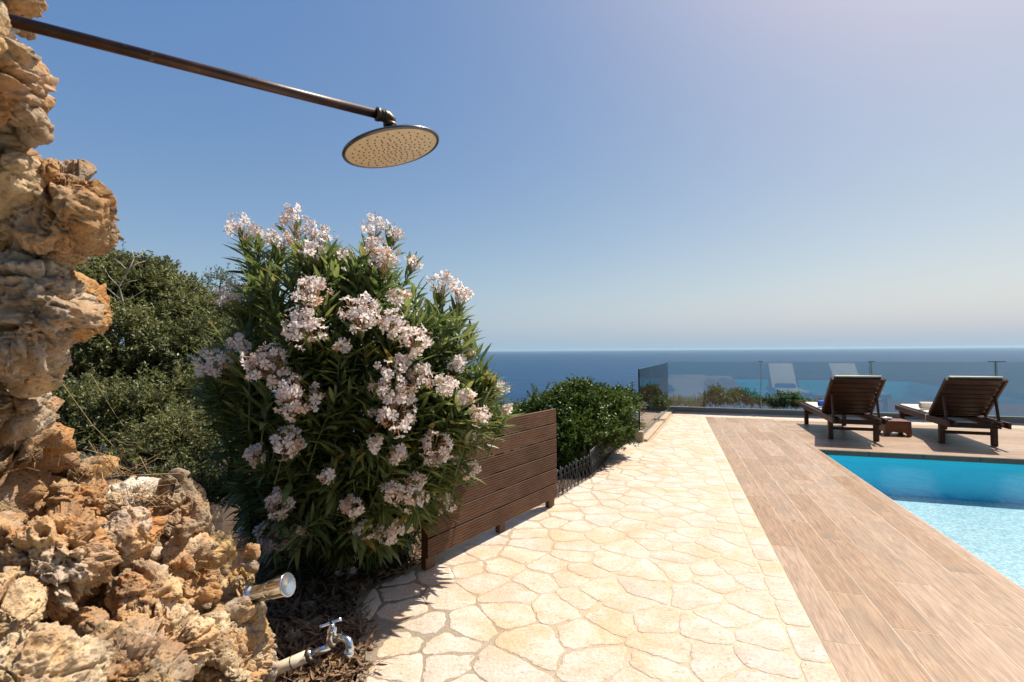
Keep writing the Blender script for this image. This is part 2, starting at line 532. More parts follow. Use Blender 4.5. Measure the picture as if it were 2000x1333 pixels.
PAVER, MORTAR, DECK, SOIL, HILL, SEA = m_paver(), m_mortar(), m_deck(), m_soil(), m_hill(), m_sea()
GROUT = M_plain('grout', (0.52, 0.40, 0.28), 0.85, nscale=60)

# ------------------------------------------------------------------ SEA AND HILLSIDE
SEA_Z = -120.0
def ground_grid(radii, nseg, hf):
    V = [np.array([0, 0, 0.0])]
    ang = np.arange(nseg) * 2 * math.pi / nseg
    rows = []
    for r in radii:
        rows.append(np.stack([r * np.sin(ang), r * np.cos(ang), np.zeros(nseg)], 1))
    V = np.concatenate([np.zeros((1, 3))] + rows)
    V[:, 2] = hf(V[:, 0], V[:, 1])
    k = np.arange(nseg); k2 = (k + 1) % nseg
    tri = np.stack([np.zeros(nseg, int), 1 + k2, 1 + k], 1)
    q = [np.stack([1 + i * nseg + k, 1 + i * nseg + k2, 1 + (i + 1) * nseg + k2, 1 + (i + 1) * nseg + k], 1) for i in range(len(radii) - 1)]
    return V, [tri, np.concatenate(q)]
def sea_h(x, y): return np.full(len(x), SEA_Z)
V, F = ground_grid([60, 200, 600, 2000, 6000, 20000, 60000, 200000, 330000], 96, sea_h)
tag(link('sea', npmesh('sea', V, F, SEA)), 'deep blue open sea reaching the hazy horizon', None, None, 'structure')

LEFT = [(-6, -1.05), (1.2, -1.08), (1.8, -1.26), (2.09, -1.46), (2.43, -1.76), (2.78, -1.60), (4.35, -1.13), (4.59, -1.06), (5.09, -0.95),
        (5.44, -0.84), (6.39, -0.79), (7.6, -0.62), (7.72, -0.5), (11.6, -0.1), (20, -0.1)]
LX = np.array([a for a, b in LEFT]); LY = np.array([b for a, b in LEFT])
def left_edge(lon): return np.interp(lon, LX, LY)
def terrain_h(x, y):
    a = x * CT - y * ST; b = x * ST + y * CT
    e = left_edge(b)
    out_left = np.clip(e - a, 0, None)
    beyond = np.clip(b - 11.75, 0, None)
    right = np.clip(a - 10.5, 0, None)
    st_ = np.clip(16 - b * 1.1, 2.5, 14)
    drop = 0.04 * np.clip(out_left - 1.6, 0, 5) + 0.38 * np.clip(out_left - st_, 0, None)
    # the rock wall stands on a bank at the lower left of the view
    drop = np.where(b < 3.0, 0.02 * out_left, drop)
    drop = np.maximum(drop, 0.62 * beyond) + 0.45 * right + 0.45 * np.clip(beyond, 0, 1.5)
    behind = np.clip(-y - 9, 0, None)
    h = -0.035 - drop
    P = np.stack([x, y, np.zeros_like(x)], 1)
    h = h + np.where(beyond + out_left + right > 0.0, 0.035 * fbm(P * 2.2, 3, 5), 0)
    far = np.clip(drop / 6, 0, 1)
    h = h + far * 5 * fbm(P / 40, 4, 9)
    h = np.where(behind > 0, -0.05 + np.minimum(behind * 0.55, 45) + np.clip(behind / 10, 0, 1) * 3 * fbm(P / 9, 3, 2), h)
    R = np.hypot(x, y)
    h = np.where(behind > 0, h - np.clip(R - 160, 0, None) * 0.9, h)
    return np.maximum(h, SEA_Z - 4)
# the pool is dug out of the ground
P_A0, P_A1, P_B0, P_B1 = 1.925, 8.6, -1.6, 7.75
def terr_cut(x, y):
    h = terrain_h(x, y)
    a = x * CT - y * ST; b = x * ST + y * CT
    return h
# fine soil sheet near, coarse beyond; both one mesh in rings
radii = list(np.linspace(0.25, 8, 60)) + list(np.geomspace(8.25, 900, 62))
V, F = ground_grid(radii, 240, terr_cut)
a, b = toD(V)
inpool = (a > P_A0 - 0.5) & (a < P_A1 + 0.6) & (b > P_B0 - 0.6) & (b < P_B1 + 0.55)
V[inpool, 2] = -1.6
ter = link('terrain', npmesh('terrain', V, F, [SOIL, HILL], smooth=True))
me = ter.data
cz = np.zeros(len(me.polygons) * 3); me.polygons.foreach_get('center', cz); cz = cz.reshape(-1, 3)
me.polygons.foreach_set('material_index', (np.hypot(cz[:, 0], cz[:, 1]) > 9).astype(np.int32))
tag(ter, None, None, None, 'structure')

# ------------------------------------------------------------------ PATH of crazy paving (terrace coordinates, rotated root)
RZ = -TH
DECK_A0 = 0.665
lon = np.concatenate([np.linspace(-5, 11.62, 90)])
V = []; 
for l in lon:
    V.append((left_edge(l) - 0.02, l, -0.0013)); V.append((DECK_A0, l, -0.0013))
    V.append((left_edge(l) - 0.035, l, -0.09))
Q = []
for i in range(len(lon) - 1):
    q = 3 * i
    Q.append((q, q + 1, q + 4, q + 3)); Q.append((q + 2, q, q + 3, q + 5))
nb = len(V)
V += [(DECK_A0, 10.775, -0.0019), (10.4, 10.775, -0.0019), (10.4, 11.75, -0.0019), (DECK_A0, 11.75, -0.0019)]
Q.append((nb, nb + 1, nb + 2, nb + 3))
path = link('path', npmesh('path', V, np.array(Q), MORTAR))
path.rotation_euler = (0, 0, RZ)
tag(path, 'cream crazy paved stone path beside the wood look deck', None, None, 'structure')

def clip_half(poly, n, d):
    out = []
    for i in range(len(poly)):
        p, q = poly[i], poly[(i + 1) % len(poly)]
        sp, sq = p @ n - d, q @ n - d
        if sp <= 0: out.append(p)
        if (sp < 0 < sq) or (sq < 0 < sp):
            out.append(p + (q - p) * (sp / (sp - sq)))
    return out
def area(p):
    p = np.array(p); x, y = p[:, 0], p[:, 1]
    return 0.5 * abs(np.sum(x * np.roll(y, -1) - y * np.roll(x, -1)))
def stone_mesh(poly, gap, seed, thick=0.02, wob=0.026, top=0.0006):
    """poly: (n,2) outline; a stone with rounded, chipped outline"""
    p = np.array(poly)
    c = p.mean(0)
    # inset: move every edge inwards by gap
    q = [v for v in p]
    if sum(p[i][0] * p[(i + 1) % len(p)][1] - p[(i + 1) % len(p)][0] * p[i][1] for i in range(len(p))) < 0: p = p[::-1]; q = [v for v in p]
    for i in range(len(p)):
        e = p[(i + 1) % len(p)] - p[i]; L = np.linalg.norm(e)
        if L < 1e-4: continue
        n = np.array([e[1], -e[0]]) / L
        q = clip_half(q, n, p[i] @ n - gap)
        if len(q) < 3: return None, None
    q = np.array(q)
    if area(q) < 0.0015: return None, None
    for _ in range(1):
        nx = np.roll(q, -1, 0)
        q = np.stack([q * 0.88 + nx * 0.12, q * 0.12 + nx * 0.88], 1).reshape(-1, 2)
    # resample evenly
    L = np.linalg.norm(np.roll(q, -1, 0) - q, axis=1); cum = np.concatenate([[0], np.cumsum(L)])
    n = int(np.clip(cum[-1] / 0.022, 18, 56))
    s_ = np.linspace(0, cum[-1], n, endpoint=False)
    qq = np.vstack([q, q[:1]])
    q = np.stack([np.interp(s_, cum, qq[:, 0]), np.interp(s_, cum, qq[:, 1])], 1)
    c = q.mean(0)
    P3 = np.concatenate([q, np.zeros((n, 1))], 1)
    w = perlin(P3 * 8, seed) * wob + perlin(P3 * 26, seed + 3) * wob * 0.8
    d = q - c; d /= np.linalg.norm(d, axis=1)[:, None]
    q = q + d * np.minimum(w, gap * 0.95)[:, None]
    tilt = RNG.normal(size=2) * 0.002
    tz = lambda a: top + (a - c) @ tilt
    rings = [(q + d * 0.001, -thick, False), (q, -0.0016, True), (q - d * 0.007, -0.0001, True), (q - d * 0.02, 0.0005, True)]
    V = []
    for rq, z, t_ in rings:
        zz = (tz(rq) + z) if t_ else np.full(n, z)
        V.append(np.concatenate([rq - c, zz[:, None]], 1))
    V.append(np.array([[0, 0, top + 0.0008]]))
    V = np.concatenate(V)
    k = np.arange(n); k2 = (k + 1) % n
    F4 = np.concatenate([np.stack([i * n + k, i * n + k2, (i + 1) * n + k2, (i + 1) * n + k], 1) for i in range(3)])
    F3 = np.stack([3 * n + k, 3 * n + k2, np.full(n, 4 * n)], 1)
    return c, npmesh('paving_stone', V, [F4, F3], PAVER, smooth=False)

rr = np.random.default_rng(21)
seeds = []
tries = 0
A0, A1, B0, B1 = -2.1, 0.66, -0.9, 11.7
while tries < 30000 and len(seeds) < 600:
    tries += 1
    s_ = np.array([rr.uniform(A0, A1 - 0.16), rr.uniform(B0, B1)])
    rmin = 0.13 + 0.17 * rr.random() ** 1.2 + 0.05 * math.sin(s_[0] * 3.1 + s_[1] * 1.7) ** 2
    if all(math.hypot((s_[0] - q[0]) * 0.80, (s_[1] - q[1]) * 1.2) > rmin for q in seeds): seeds.append(s_)
seeds = np.array(seeds)
nst = 0
for i, s_ in enumerate(seeds):
    cell = [np.array(v, float) for v in ((A0, B0), (0.52, B0), (0.52, B1), (A0, B1))]
    dd = np.linalg.norm(seeds - s_, axis=1)
    w0 = rr.uniform(0.42, 0.58)
    for j in np.argsort(dd)[1:22]:
        n = seeds[j] - s_; L = np.linalg.norm(n); n = n / L
        cell = clip_half(cell, n, (seeds[j] + s_) @ n / 2)
        if len(cell) < 3: break
    if len(cell) < 3: continue
    cell = np.array(cell)
    le = left_edge(cell[:, 1]) + 0.01
    clamped = cell[:, 0] < le
    if clamped.all(): continue
    cell[:, 0] = np.maximum(cell[:, 0], le)
    # not under the balustrade kerb
    kb = np.where((cell[:, 1] > 7.65), -0.30 + 0.40 * (cell[:, 1] - 7.7) / 3.9, -9)
    cell[:, 0] = np.maximum(cell[:, 0], kb)
    cell[:, 1] = np.minimum(cell[:, 1], 11.52)
    if area(cell) < 0.006: continue
    c, me = stone_mesh(cell, rr.uniform(0.003, 0.007) + 0.010 * rr.random() ** 4, i)
    if c is None: continue
    link('paving_stone', me, path, Matrix.Translation((c[0], c[1], 0))); nst += 1
# sawn border stones along the deck edge, and beyond the far end of the deck
b = -0.9
while b < 10.75:
    L = rr.uniform(0.16, 0.42)
    a0 = 0.522 + rr.uniform(-0.006, 0.006)
    b1 = min(b + L, 10.77)
    if b1 - b > 0.06:
        c, me = stone_mesh([(a0, b), (0.662, b), (0.662, b1), (a0, b1)], 0.003, int(b * 10) + 50, wob=0.003, top=0.001)
        if c is not None: link('paving_stone', me, path, Matrix.Translation((c[0], c[1], 0)))
    b += L
a = 0.53
while a < 8.6:
    L = rr.uniform(0.22, 0.45)
    for (b0, b1) in ((10.78, 10.78 + 0.33), (11.11, 11.46)):
        j = rr.uniform(-0.05, 0.05)
        c, me = stone_mesh([(a, b0), (a + L, b0), (a + L + j, b1), (a + j, b1)], rr.uniform(0.005, 0.010), int(a * 10), wob=0.006)
        if c is not None: link('paving_stone', me, path, Matrix.Translation((c[0], c[1], 0)))
    a += L

# ------------------------------------------------------------------ POOL DECK of wood look tiles
deck_poly = MB()
zb = -0.0009
def flat(mb, a0, b0, a1, b1, z): mb.add([(a0, b0, z), (a1, b0, z), (a1, b1, z), (a0, b1, z)], [(0, 1, 2, 3)])
flat(deck_poly, DECK_A0, -4, P_A0, 10.775, zb)
flat(deck_poly, P_A0, P_B1, 10.4, 10.775, zb)
deck = deck_poly.build('pool_deck', GROUT)
deck.rotation_euler = (0, 0, RZ)
tag(deck, 'wood look plank deck round the pool', None, None, 'structure')
_pl = {}
def plank(L, W, T=0.02):
    key = (round(L, 3), round(W, 3))
    if key not in _pl:
        m = MB(); m.box((0, 0, -T / 2), (W / 2, L / 2, T / 2), b=0.0016)
        o = m.build('plank', DECK); _pl[key] = o.data
        bpy.data.objects.remove(o)
    return _pl[key]
rp = random.Random(5)
cols = [DECK_A0, 0.835]
while cols[-1] < P_A0 - 0.21: cols.append(cols[-1] + 0.2)
cols.append(P_A0 - 0.004)
PL = 1.2
off = [0.30, 0.95, 0.08, 0.70, 1.1, 0.45, 0.9]
for i in range(len(cols) - 1):
    a0, a1 = cols[i] + 0.0015, cols[i + 1] - 0.0015
    b = -0.6 - off[i % 7]
    while b < 10.77:
        e = min(b + PL - 0.003, 10.772)
        if e - b > 0.03:
            link('plank', plank(e - b, a1 - a0), deck, Matrix.Translation(((a0 + a1) / 2, (b + e) / 2, rp.uniform(-0.0006, 0.0006))))
        b += PL
rows = []
b = P_B1 + 0.30
rows.append((P_B1 + 0.004, b))
while b < 10.6:
    rows.append((b, min(b + 0.2, 10.772))); b += 0.2
for i, (b0, b1) in enumerate(rows):
    a = P_A0 - off[(i * 3) % 7] + 0.0
    while a < 9.4:
        s0 = max(a, P_A0) ; e = a + PL - 0.003
        if e - s0 > 0.03:
            link('plank', plank(e - s0, b1 - b0 - 0.003), deck, Matrix.Translation(((s0 + e) / 2, (b0 + b1) / 2, rp.uniform(-0.0006, 0.0006))) @ Matrix.Rotation(math.pi / 2, 4, 'Z'))
        a += PL

# ------------------------------------------------------------------ POOL
def m_pool():
    t = NT('pool_floor_ripple_speckle'); p = t.pos()
    c = t.n('TexVoronoi', {'Vector': t.map(p, rot=(0, 0, TH)), 'Scale': 46.0, 'Randomness': 0.4}).outputs['Color']  # speckled cells in the floor colour stand in for ripple light
    v = t.ramp(t.n('SeparateColor', {0: c}).outputs[0], [(0.0, (0.33, 0.36, 0.40)), (0.45, (0.47, 0.46, 0.48)), (1.0, (0.66, 0.60, 0.62))])
    return t.done(t.bsdf(v, 0.4))
def m_pool_water():
    t = NT('pool_water'); p = t.pos()
    h1 = t.noise(t.map(p, (1, 1, 1)), 7, 4, 0.6, 0.8)
    h2 = t.noise(t.map(p, loc=(3, 3, 0)), 24, 3, 0.5, 0.3)
    nrm = t.bump(t.math('ADD', h1, t.math('MULTIPLY', h2, 0.25)), 0.55, 0.02)
    fr = t.n('Fresnel', {'IOR': 1.33, 'Normal': nrm})
    gl = t.n('BsdfGlossy', {'Color': (1, 1, 1, 1), 'Roughness': 0.03, 'Normal': nrm})
    tr = t.n('BsdfTransparent', {'Color': (1, 1, 1, 1)})
    m = t.done(t.n('MixShader', {0: t.math('MULTIPLY', fr.outputs[0], 0.5), 1: tr, 2: gl}))
    va = t.n('VolumeAbsorption', {'Color': (0.0, 0.86, 0.985, 1), 'Density': 0.25})
    t.t.links.new(va.outputs[0], t.out.inputs['Volume'])
    return m
POOLM, PWATER = m_pool(), m_pool_water()
POOLW = M_plain('pool_wall_shade_blue', (0.02, 0.77, 1.0), 0.35, 0, 0.06, 60)  # same lining as the floor; underwater shade and bounced light put into the blue
COPE = M_plain('coping_stone', (0.085, 0.08, 0.065), 0.6, nscale=12)
WZ, FZ = -0.105, -0.56
m = MB()
a0, a1, b0, b1 = P_A0, P_A1, P_B0, P_B1
m.add([(a0, b0, FZ), (a1, b0, FZ), (a1, b1, FZ), (a0, b1, FZ)], [(0, 1, 2, 3)])
zt = -0.022
for (x0, y0, x1, y1) in ((a0, b1, a0, b0), (a0, b0, a1, b0), (a1, b0, a1, b1), (a1, b1, a0, b1)):
    m.add([(x0, y0, zt), (x1, y1, zt), (x1, y1, FZ), (x0, y0, FZ)], [(0, 1, 2, 3)], mi=1)
pool = m.build('pool_basin', [POOLM, POOLW]); pool.rotation_euler = (0, 0, RZ)
tag(pool, None, None, None, 'structure')
m = MB(); m.box(((a0 + a1) / 2, (b0 + b1) / 2, (WZ + FZ) / 2 - 0.01), ((a1 - a0) / 2 + 0.006, (b1 - b0) / 2 + 0.006, (WZ - FZ) / 2 + 0.01))
pw = m.build('pool_water', PWATER); pw.rotation_euler = (0, 0, RZ)
tag(pw, 'clear turquoise pool water', None, None, 'structure')
# coping along the far edge: dark stone nosing under a pale top lip
k = 0
a = P_A0 - 0.0
while a < 8.6:
    L = 0.6
    m = MB(); m.box((0, 0, 0), (L / 2 - 0.002, 0.012, 0.034), b=0.004)
    link('coping_tile', m.build('coping_tile', COPE).data, pool, Matrix.Translation((a + L / 2, P_B1 - 0.010, -0.037)))
    bpy.data.objects.remove([o for o in COL.objects if o.name.startswith('coping_tile') and o.parent is None][0])
    a += L
# ------------------------------------------------------------------ ROCK WALL at the left
L_TAN = M_limestone('limestone_tan', (0.52, 0.36, 0.19), (0.44, 0.20, 0.06), 0.75, 1.0, 0.5)
L_CREAM = M_limestone('limestone_cream', (0.66, 0.52, 0.33), (0.52, 0.28, 0.10), 0.55, 1.2, 0.3)
L_GREY = M_limestone('limestone_grey', (0.47, 0.37, 0.26), (0.42, 0.25, 0.12), 0.35, 1.0, 0.6)
L_ORANGE = M_limestone('limestone_orange', (0.50, 0.30, 0.12), (0.46, 0.19, 0.05), 0.8, 1.0, 0.15)
L_WHITE = M_limestone('limestone_white', (0.66, 0.60, 0.50), (0.45, 0.32, 0.20), 0.2, 1.3, 0.35)
L_OCHRE = M_limestone('limestone_ochre', (0.48, 0.34, 0.17), (0.50, 0.30, 0.09), 0.6, 1.6, 0.3)
L_BROWN = M_limestone('limestone_brown', (0.33, 0.235, 0.14), (0.36, 0.21, 0.10), 0.3, 1.2, 0.45)

_ICO = {}
def ico(n):
    if n not in _ICO:
        import bmesh
        bm = bmesh.new(); bmesh.ops.create_icosphere(bm, subdivisions=n, radius=1.0)
        V = np.array([v.co[:] for v in bm.verts]); F = np.array([[v.index for v in f.verts] for f in bm.faces])
        bm.free(); V /= np.linalg.norm(V, axis=1)[:, None]
        _ICO[n] = (V, F)
    return _ICO[n]

def vnormals(v, F):
    fn = np.cross(v[F[:, 1]] - v[F[:, 0]], v[F[:, 2]] - v[F[:, 0]])
    n = np.stack([np.bincount(F.ravel(), np.repeat(fn[:, k], 3), len(v)) for k in range(3)], 1)
    return n / (np.linalg.norm(n, axis=1)[:, None] + 1e-12)

def rock(px, py, d, hw, hh, seed, mat, sub=6, thick=None, roll=0.0, ang=0.8, rough=1.0, strata=0.0, pit=0.5, parent=None, origin=None, label=None, name='rock', sharp=1.0):
    """a boulder centred where the photograph shows pixel px,py at distance d; hw, hh in photograph pixels"""
    c = at(px, py, d)
    if seed in (5, 6, 7, 36, 18, 20, 25, 26, 27, 28, 29, 14): sub = 7
    V0, F = ico(sub)
    r = np.random.default_rng(seed)
    nrm = r.normal(size=(16, 3)); nrm /= np.linalg.norm(nrm, axis=1)[:, None]
    dd = r.uniform(0.58, 1.0, 16)
    dots = V0 @ nrm.T
    val = np.where(dots > 0.05, dots / dd, 0.0)
    k = 9.0 * sharp
    rad = 1.0 / (np.sum(np.maximum(val, 0) ** k, 1) + 0.55 ** k) ** (1 / k)
    rad = np.clip(rad, 0.4, 1.25)
    rad = rad * ang + (1 - ang)
    v = V0 * rad[:, None]
    # put on the asked size
    az = math.atan2(c[0] - EYE[0], c[1] - EYE[1])
    s_ = np.array([hw * math.cos(az), 0, hh]) / FPX * d
    s_[1] = thick if thick else (s_[0] + s_[2]) / 2 * 0.9
    cr, sr = math.cos(roll), math.sin(roll)
    v = v * s_
    v = np.stack([v[:, 0] * cr + v[:, 2] * sr, v[:, 1], -v[:, 0] * sr + v[:, 2] * cr], 1)
    # face the viewer's side of the wall
    R = rotz(-az)
    v = v @ R.T
    P = v + np.array([seed * 3.7, seed * 1.3, seed * 2.1])
    size = float(np.mean(s_))
    amp = min(0.045, size * 0.25) * rough
    wx = perlin(P * 6, 31) ; wy = perlin(P * 6, 37); wz = perlin(P * 6, 41)
    P2 = P + np.stack([wx, wy, wz], 1) * 0.03
    n = vnormals(v, F)
    big = fbm(P2 * 7.0, 3, 1)
    rid = fbm(P2 * 15, 4, 7, 0.6, ridged=True)
    fine = fbm(P2 * 55, 3, 21, 0.65)
    w = worley(P2 * 26, 5); w2 = worley(P2 * 60, 9)
    fa = facets(P2 * 7.5, 13); fb = facets(P2 * 17, 17); fc = facets(P2 * 44, 19)
    rub = np.clip(0.6 + 1.6 * perlin(P * 4.0, 91), 0.15, 1.2)
    disp = amp * 1.1 * big + amp * 0.35 * rid + amp * 0.26 * fine + amp * (0.85 * fa + 0.55 * fb * rub + 0.30 * fc * rub)
    mask = np.clip(0.5 + 2.5 * perlin(P * 5, 77), 0, 1)
    disp -= amp * 0.75 * pit * np.clip(0.48 - w, 0, 1) / 0.48 * mask
    cr1 = np.clip(0.07 - np.abs(perlin(P2 * 5.5, 61)), 0, 1) / 0.07; cr2 = np.clip(0.07 - np.abs(perlin(P2 * 13, 67)), 0, 1) / 0.07
    disp -= amp * (0.95 * cr1 ** 0.7 + 0.45 * cr2 ** 0.7)
    disp -= amp * 0.28 * pit * np.clip(0.40 - w2, 0, 1) / 0.40
    if strata:
        ax = np.array([0.32, 0.1, 1.0]); ax /= np.linalg.norm(ax)
        q = P2 @ ax * 34 + perlin(P * 9, 51) * 1.6
        sa = (q - np.floor(q)); disp += amp * 0.45 * strata * (np.where(sa < 0.75, sa / 0.75, (1 - sa) / 0.25) - 0.5)
    v = v + n * disp[:, None]
    me = npmesh(name, v, F, mat, smooth=True)
    o = link(name, me, parent)
    if parent is not None:
        o.location = tuple(c - np.array(parent.location))
    else:
        o.location = tuple(c)
    return o

wall_root = empty('rock_outcrop', at(-60, 700, 1.6) * np.array([1, 1, 0]))
tag(wall_root, 'tall rugged limestone outcrop at left that holds the shower pipe', 'rock outcrop')
ROCKS = [  # px py d hw hh seed mat sub thick roll kwargs
    (56, -14, 1.06, 56, 50, 1, L_TAN, 5, 0.10, 0.1, dict(strata=0.5)),
    (-60, 30, 1.02, 110, 150, 2, L_GREY, 6, 0.14, 0.0, dict(strata=0.6)),
    (20, 175, 1.06, 95, 105, 3, L_TAN, 6, 0.13, 0.35, dict(strata=1.0, pit=1.0)),
    (72, 152, 1.07, 40, 42, 33, L_ORANGE, 5, 0.06, 0.2, dict(strata=0.6)),
    (60, 238, 1.09, 52, 34, 34, L_GREY, 5, 0.07, 0.5, dict(strata=0.8, sharp=2)),
    (-30, 300, 1.10, 120, 110, 4, L_TAN, 6, 0.16, 0.3, dict(strata=0.8)),
    (60, 415, 1.20, 150, 120, 5, L_TAN, 6, 0.20, 0.55, dict(pit=1.3, rough=0.9)),
    (20, 365, 1.15, 95, 95, 35, L_CREAM, 6, 0.15, 0.5, dict(pit=1.4)),
    (130, 462, 1.24, 85, 66, 36, L_TAN, 6, 0.13, 0.35, dict(pit=1.2)),
    (92, 352, 1.17, 52, 52, 50, L_TAN, 6, 0.10, 0.6, dict(pit=1.3)),
    (95, 525, 1.27, 62, 44, 47, L_GREY, 5, 0.09, 0.2, dict(rough=1.2)),
    (0, 60, 0.885, 34, 75, 48, L_TAN, 5, 0.05, 0.1, dict(strata=0.6)),
    (90, 700, 1.36, 75, 50, 49, L_TAN, 5, 0.1, -0.3, dict(rough=1.2, strata=0.5)),
    (25, 590, 1.25, 168, 140, 6, L_GREY, 6, 0.22, -0.1, dict(rough=1.0, pit=0.9)),
    (130, 610, 1.30, 98, 70, 7, L_ORANGE, 6, 0.13, -0.28, dict(pit=0.8)),
    (60, 690, 1.28, 110, 60, 37, L_GREY, 6, 0.14, -0.2, dict(rough=1.2, strata=0.5)),
    (10, 790, 1.42, 112, 90, 8, L_GREY, 6, 0.2, 0.1, dict(rough=1.3, strata=0.6)),
    (95, 800, 1.50, 32, 30, 38, L_TAN, 5, 0.06, 0.1, dict()),
    (-60, 640, 1.35, 150, 330, 9, L_BROWN, 5, 0.2, 0.0, dict()),
]
for (px, py, d, hw, hh, sd, mt, sub, th, rl, kw) in ROCKS:
    rock(px - 8, py, d, hw * 0.86, hh * 0.9, sd, mt, sub, th, rl, parent=wall_root, **kw)

low_root = empty('rubble_wall', at(200, 1100, 1.8) * np.array([1, 1, 0]))
tag(low_root, 'low rubble wall of sunlit tan boulders below the outcrop', 'rubble wall')
LOW = [
    (62, 905, 1.95, 92, 66, 11, L_CREAM, 6, 0.16, 0.1, dict()),
    (8, 955, 1.80, 52, 48, 12, L_CREAM, 5, 0.1, 0.0, dict(rough=0.6, pit=0.2)),
    (268, 975, 2.15, 92, 42, 13, L_WHITE, 6, 0.13, -0.12, dict(rough=0.8, sharp=2)),
    (348, 1025, 2.12, 60, 100, 14, L_BROWN, 6, 0.13, -0.15, dict(rough=0.8, pit=0.7, sharp=3)),
    (412, 1025, 2.22, 27, 34, 15, L_GREY, 5, 0.06, 0.1, dict(rough=0.6)),
    (433, 1078, 2.12, 42, 40, 16, L_OCHRE, 6, 0.09, 0.2, dict(rough=0.7, pit=0.5)),
    (466, 1140, 2.05, 42, 38, 17, L_OCHRE, 6, 0.085, 0.1, dict(rough=1.5, pit=1.6)),
    (98, 1090, 1.45, 122, 105, 18, L_TAN, 6, 0.17, 0.25, dict(rough=1.25, pit=1.4)),
    (150, 985, 1.85, 62, 52, 19, L_TAN, 6, 0.1, 0.2, dict(rough=1.2)),
    (235, 1065, 1.82, 82, 72, 20, L_TAN, 6, 0.14, 0.3, dict(rough=1.2)),
    (278, 1150, 1.68, 72, 66, 22, L_TAN, 6, 0.13, -0.2, dict(rough=0.8, sharp=2)),
    (165, 1225, 1.45, 46, 38, 23, L_TAN, 5, 0.07, 0.1, dict(rough=0.7, pit=0.4)),
    (385, 1175, 1.95, 78, 50, 24, L_TAN, 6, 0.12, 0.15, dict(rough=1.3, strata=0.6)),
    (435, 1275, 1.88, 92, 92, 25, L_CREAM, 6, 0.17, 0.2, dict(pit=1.3)),
    (310, 1275, 1.62, 100, 90, 26, L_CREAM, 6, 0.15, 0.0, dict(rough=1.3, pit=1.2)),
    (215, 1345, 1.30, 140, 85, 27, L_TAN, 6, 0.13, 0.1, dict(rough=1.2)),
    (55, 1330, 1.05, 150, 110, 28, L_CREAM, 6, 0.13, 0.3, dict(rough=1.2, pit=1.2)),
    (0, 1200, 1.25, 90, 75, 29, L_CREAM, 6, 0.12, 0.2, dict(rough=1.5, pit=1.3)),
    (-30, 1060, 1.42, 90, 80, 30, L_TAN, 5, 0.12, 0.0, dict()),
    (500, 1225, 1.95, 24, 48, 41, L_OCHRE, 5, 0.06, 0.0, dict(rough=1.2, pit=1.2)),
    (350, 1100, 1.98, 60, 60, 42, L_CREAM, 5, 0.1, 0.1, dict(rough=1.2)),
    (415, 1130, 2.06, 56, 38, 43, L_BROWN, 5, 0.08, 0.1, dict()),
    (500, 1190, 2.08, 26, 22, 44, L_GREY, 4, 0.05, 0.0, dict()),
    (515, 1300, 1.95, 24, 42, 45, L_GREY, 5, 0.05, 0.0, dict(rough=1.4)),
    (180, 915, 2.05, 50, 24, 46, L_TAN, 5, 0.07, 0.0, dict()),
]
for (px, py, d, hw, hh, sd, mt, sub, th, rl, kw) in LOW:
    rock(px, py, d, hw, hh, sd, mt, sub, th, rl, parent=low_root, **kw)
# the packed core of the wall, behind and below the boulders, and small stones wedged between
core = []
for k, (px, py, d, hw, hh) in enumerate([(100, 1180, 1.75, 260, 170), (330, 1180, 2.18, 190, 160), (120, 1030, 2.15, 190, 110), (60, 1330, 1.45, 330, 150), (330, 1330, 1.95, 190, 120), (-80, 1000, 1.7, 190, 260), (270, 1050, 2.35, 130, 90)]):
    rock(px, py, d, hw, hh, 60 + k, L_TAN, 5, 0.16, 0.1 * k, parent=low_root, rough=1.6, pit=1.4)
rs = random.Random(11)
small = []
for k in range(80):
    u = rs.random(); px = 520 * rs.random() ** 0.9 - 20; top = 905 + 0.42 * max(0, px - 150) ** 1.0 * 0.9
    py = rs.uniform(top + 40, 1333)
    d = 2.25 - (py - 900) / 433 * (1.1 - px / 520 * 0.85) - 0.12
    hw = rs.uniform(9, 26)
    rock(px, py, d, hw, hw * rs.uniform(0.6, 0.9), 100 + k, rs.choice([L_TAN, L_CREAM, L_TAN, L_CREAM, L_GREY]), 4, None, rs.uniform(-1, 1), parent=low_root, rough=1.3, sharp=2)
c = ground(1130, 905, -0.02)
rk = rock(1128, 893, float(np.linalg.norm((c - EYE)[:2]) * 0.985), 34, 22, 91, L_OCHRE, 5, 0.13, 0.1, rough=0.9)
tag(rk, 'rough ochre boulder lying behind the scrollwork edging under the round bush', 'boulder')
# ------------------------------------------------------------------ PLANTS
def leaf_template(n=4, L=1.0, W=0.16, fold=0.25, droop=0.12, shape=0.9):
    """leaf along +X, normal +Z; returns V, quads, mid"""
    V = []; mid = []
    for i in range(n + 1):
        t = i / n
        w = W * (math.sin(math.pi * min(1, t ** shape * 0.97 + 0.02)) ** 0.85) / 2
        if i == n: w = 0.0015
        z = -droop * t * t
        V += [(t * L, -w, z + fold * w), (t * L, 0, z), (t * L, w, z + fold * w)]
        mid += [0, 1, 0]
    Q = []
    for i in range(n):
        a = 3 * i
        Q += [(a, a + 3, a + 4, a + 1), (a + 1, a + 4, a + 5, a + 2)]
    return np.array(V), np.array(Q), np.array(mid, float)

def frames(dirs, r, roll=None, upness=0.0):
    """rotation matrices (N,3,3) with column 0 = dirs"""
    N = len(dirs)
    X = dirs / np.linalg.norm(dirs, axis=1)[:, None]
    ref = np.tile([0, 0, 1.0], (N, 1)) + r.normal(size=(N, 3)) * (1 - upness)
    Y = np.cross(ref, X); Y /= np.linalg.norm(Y, axis=1)[:, None] + 1e-9
    Z = np.cross(X, Y)
    return np.stack([X, Y, Z], 2)

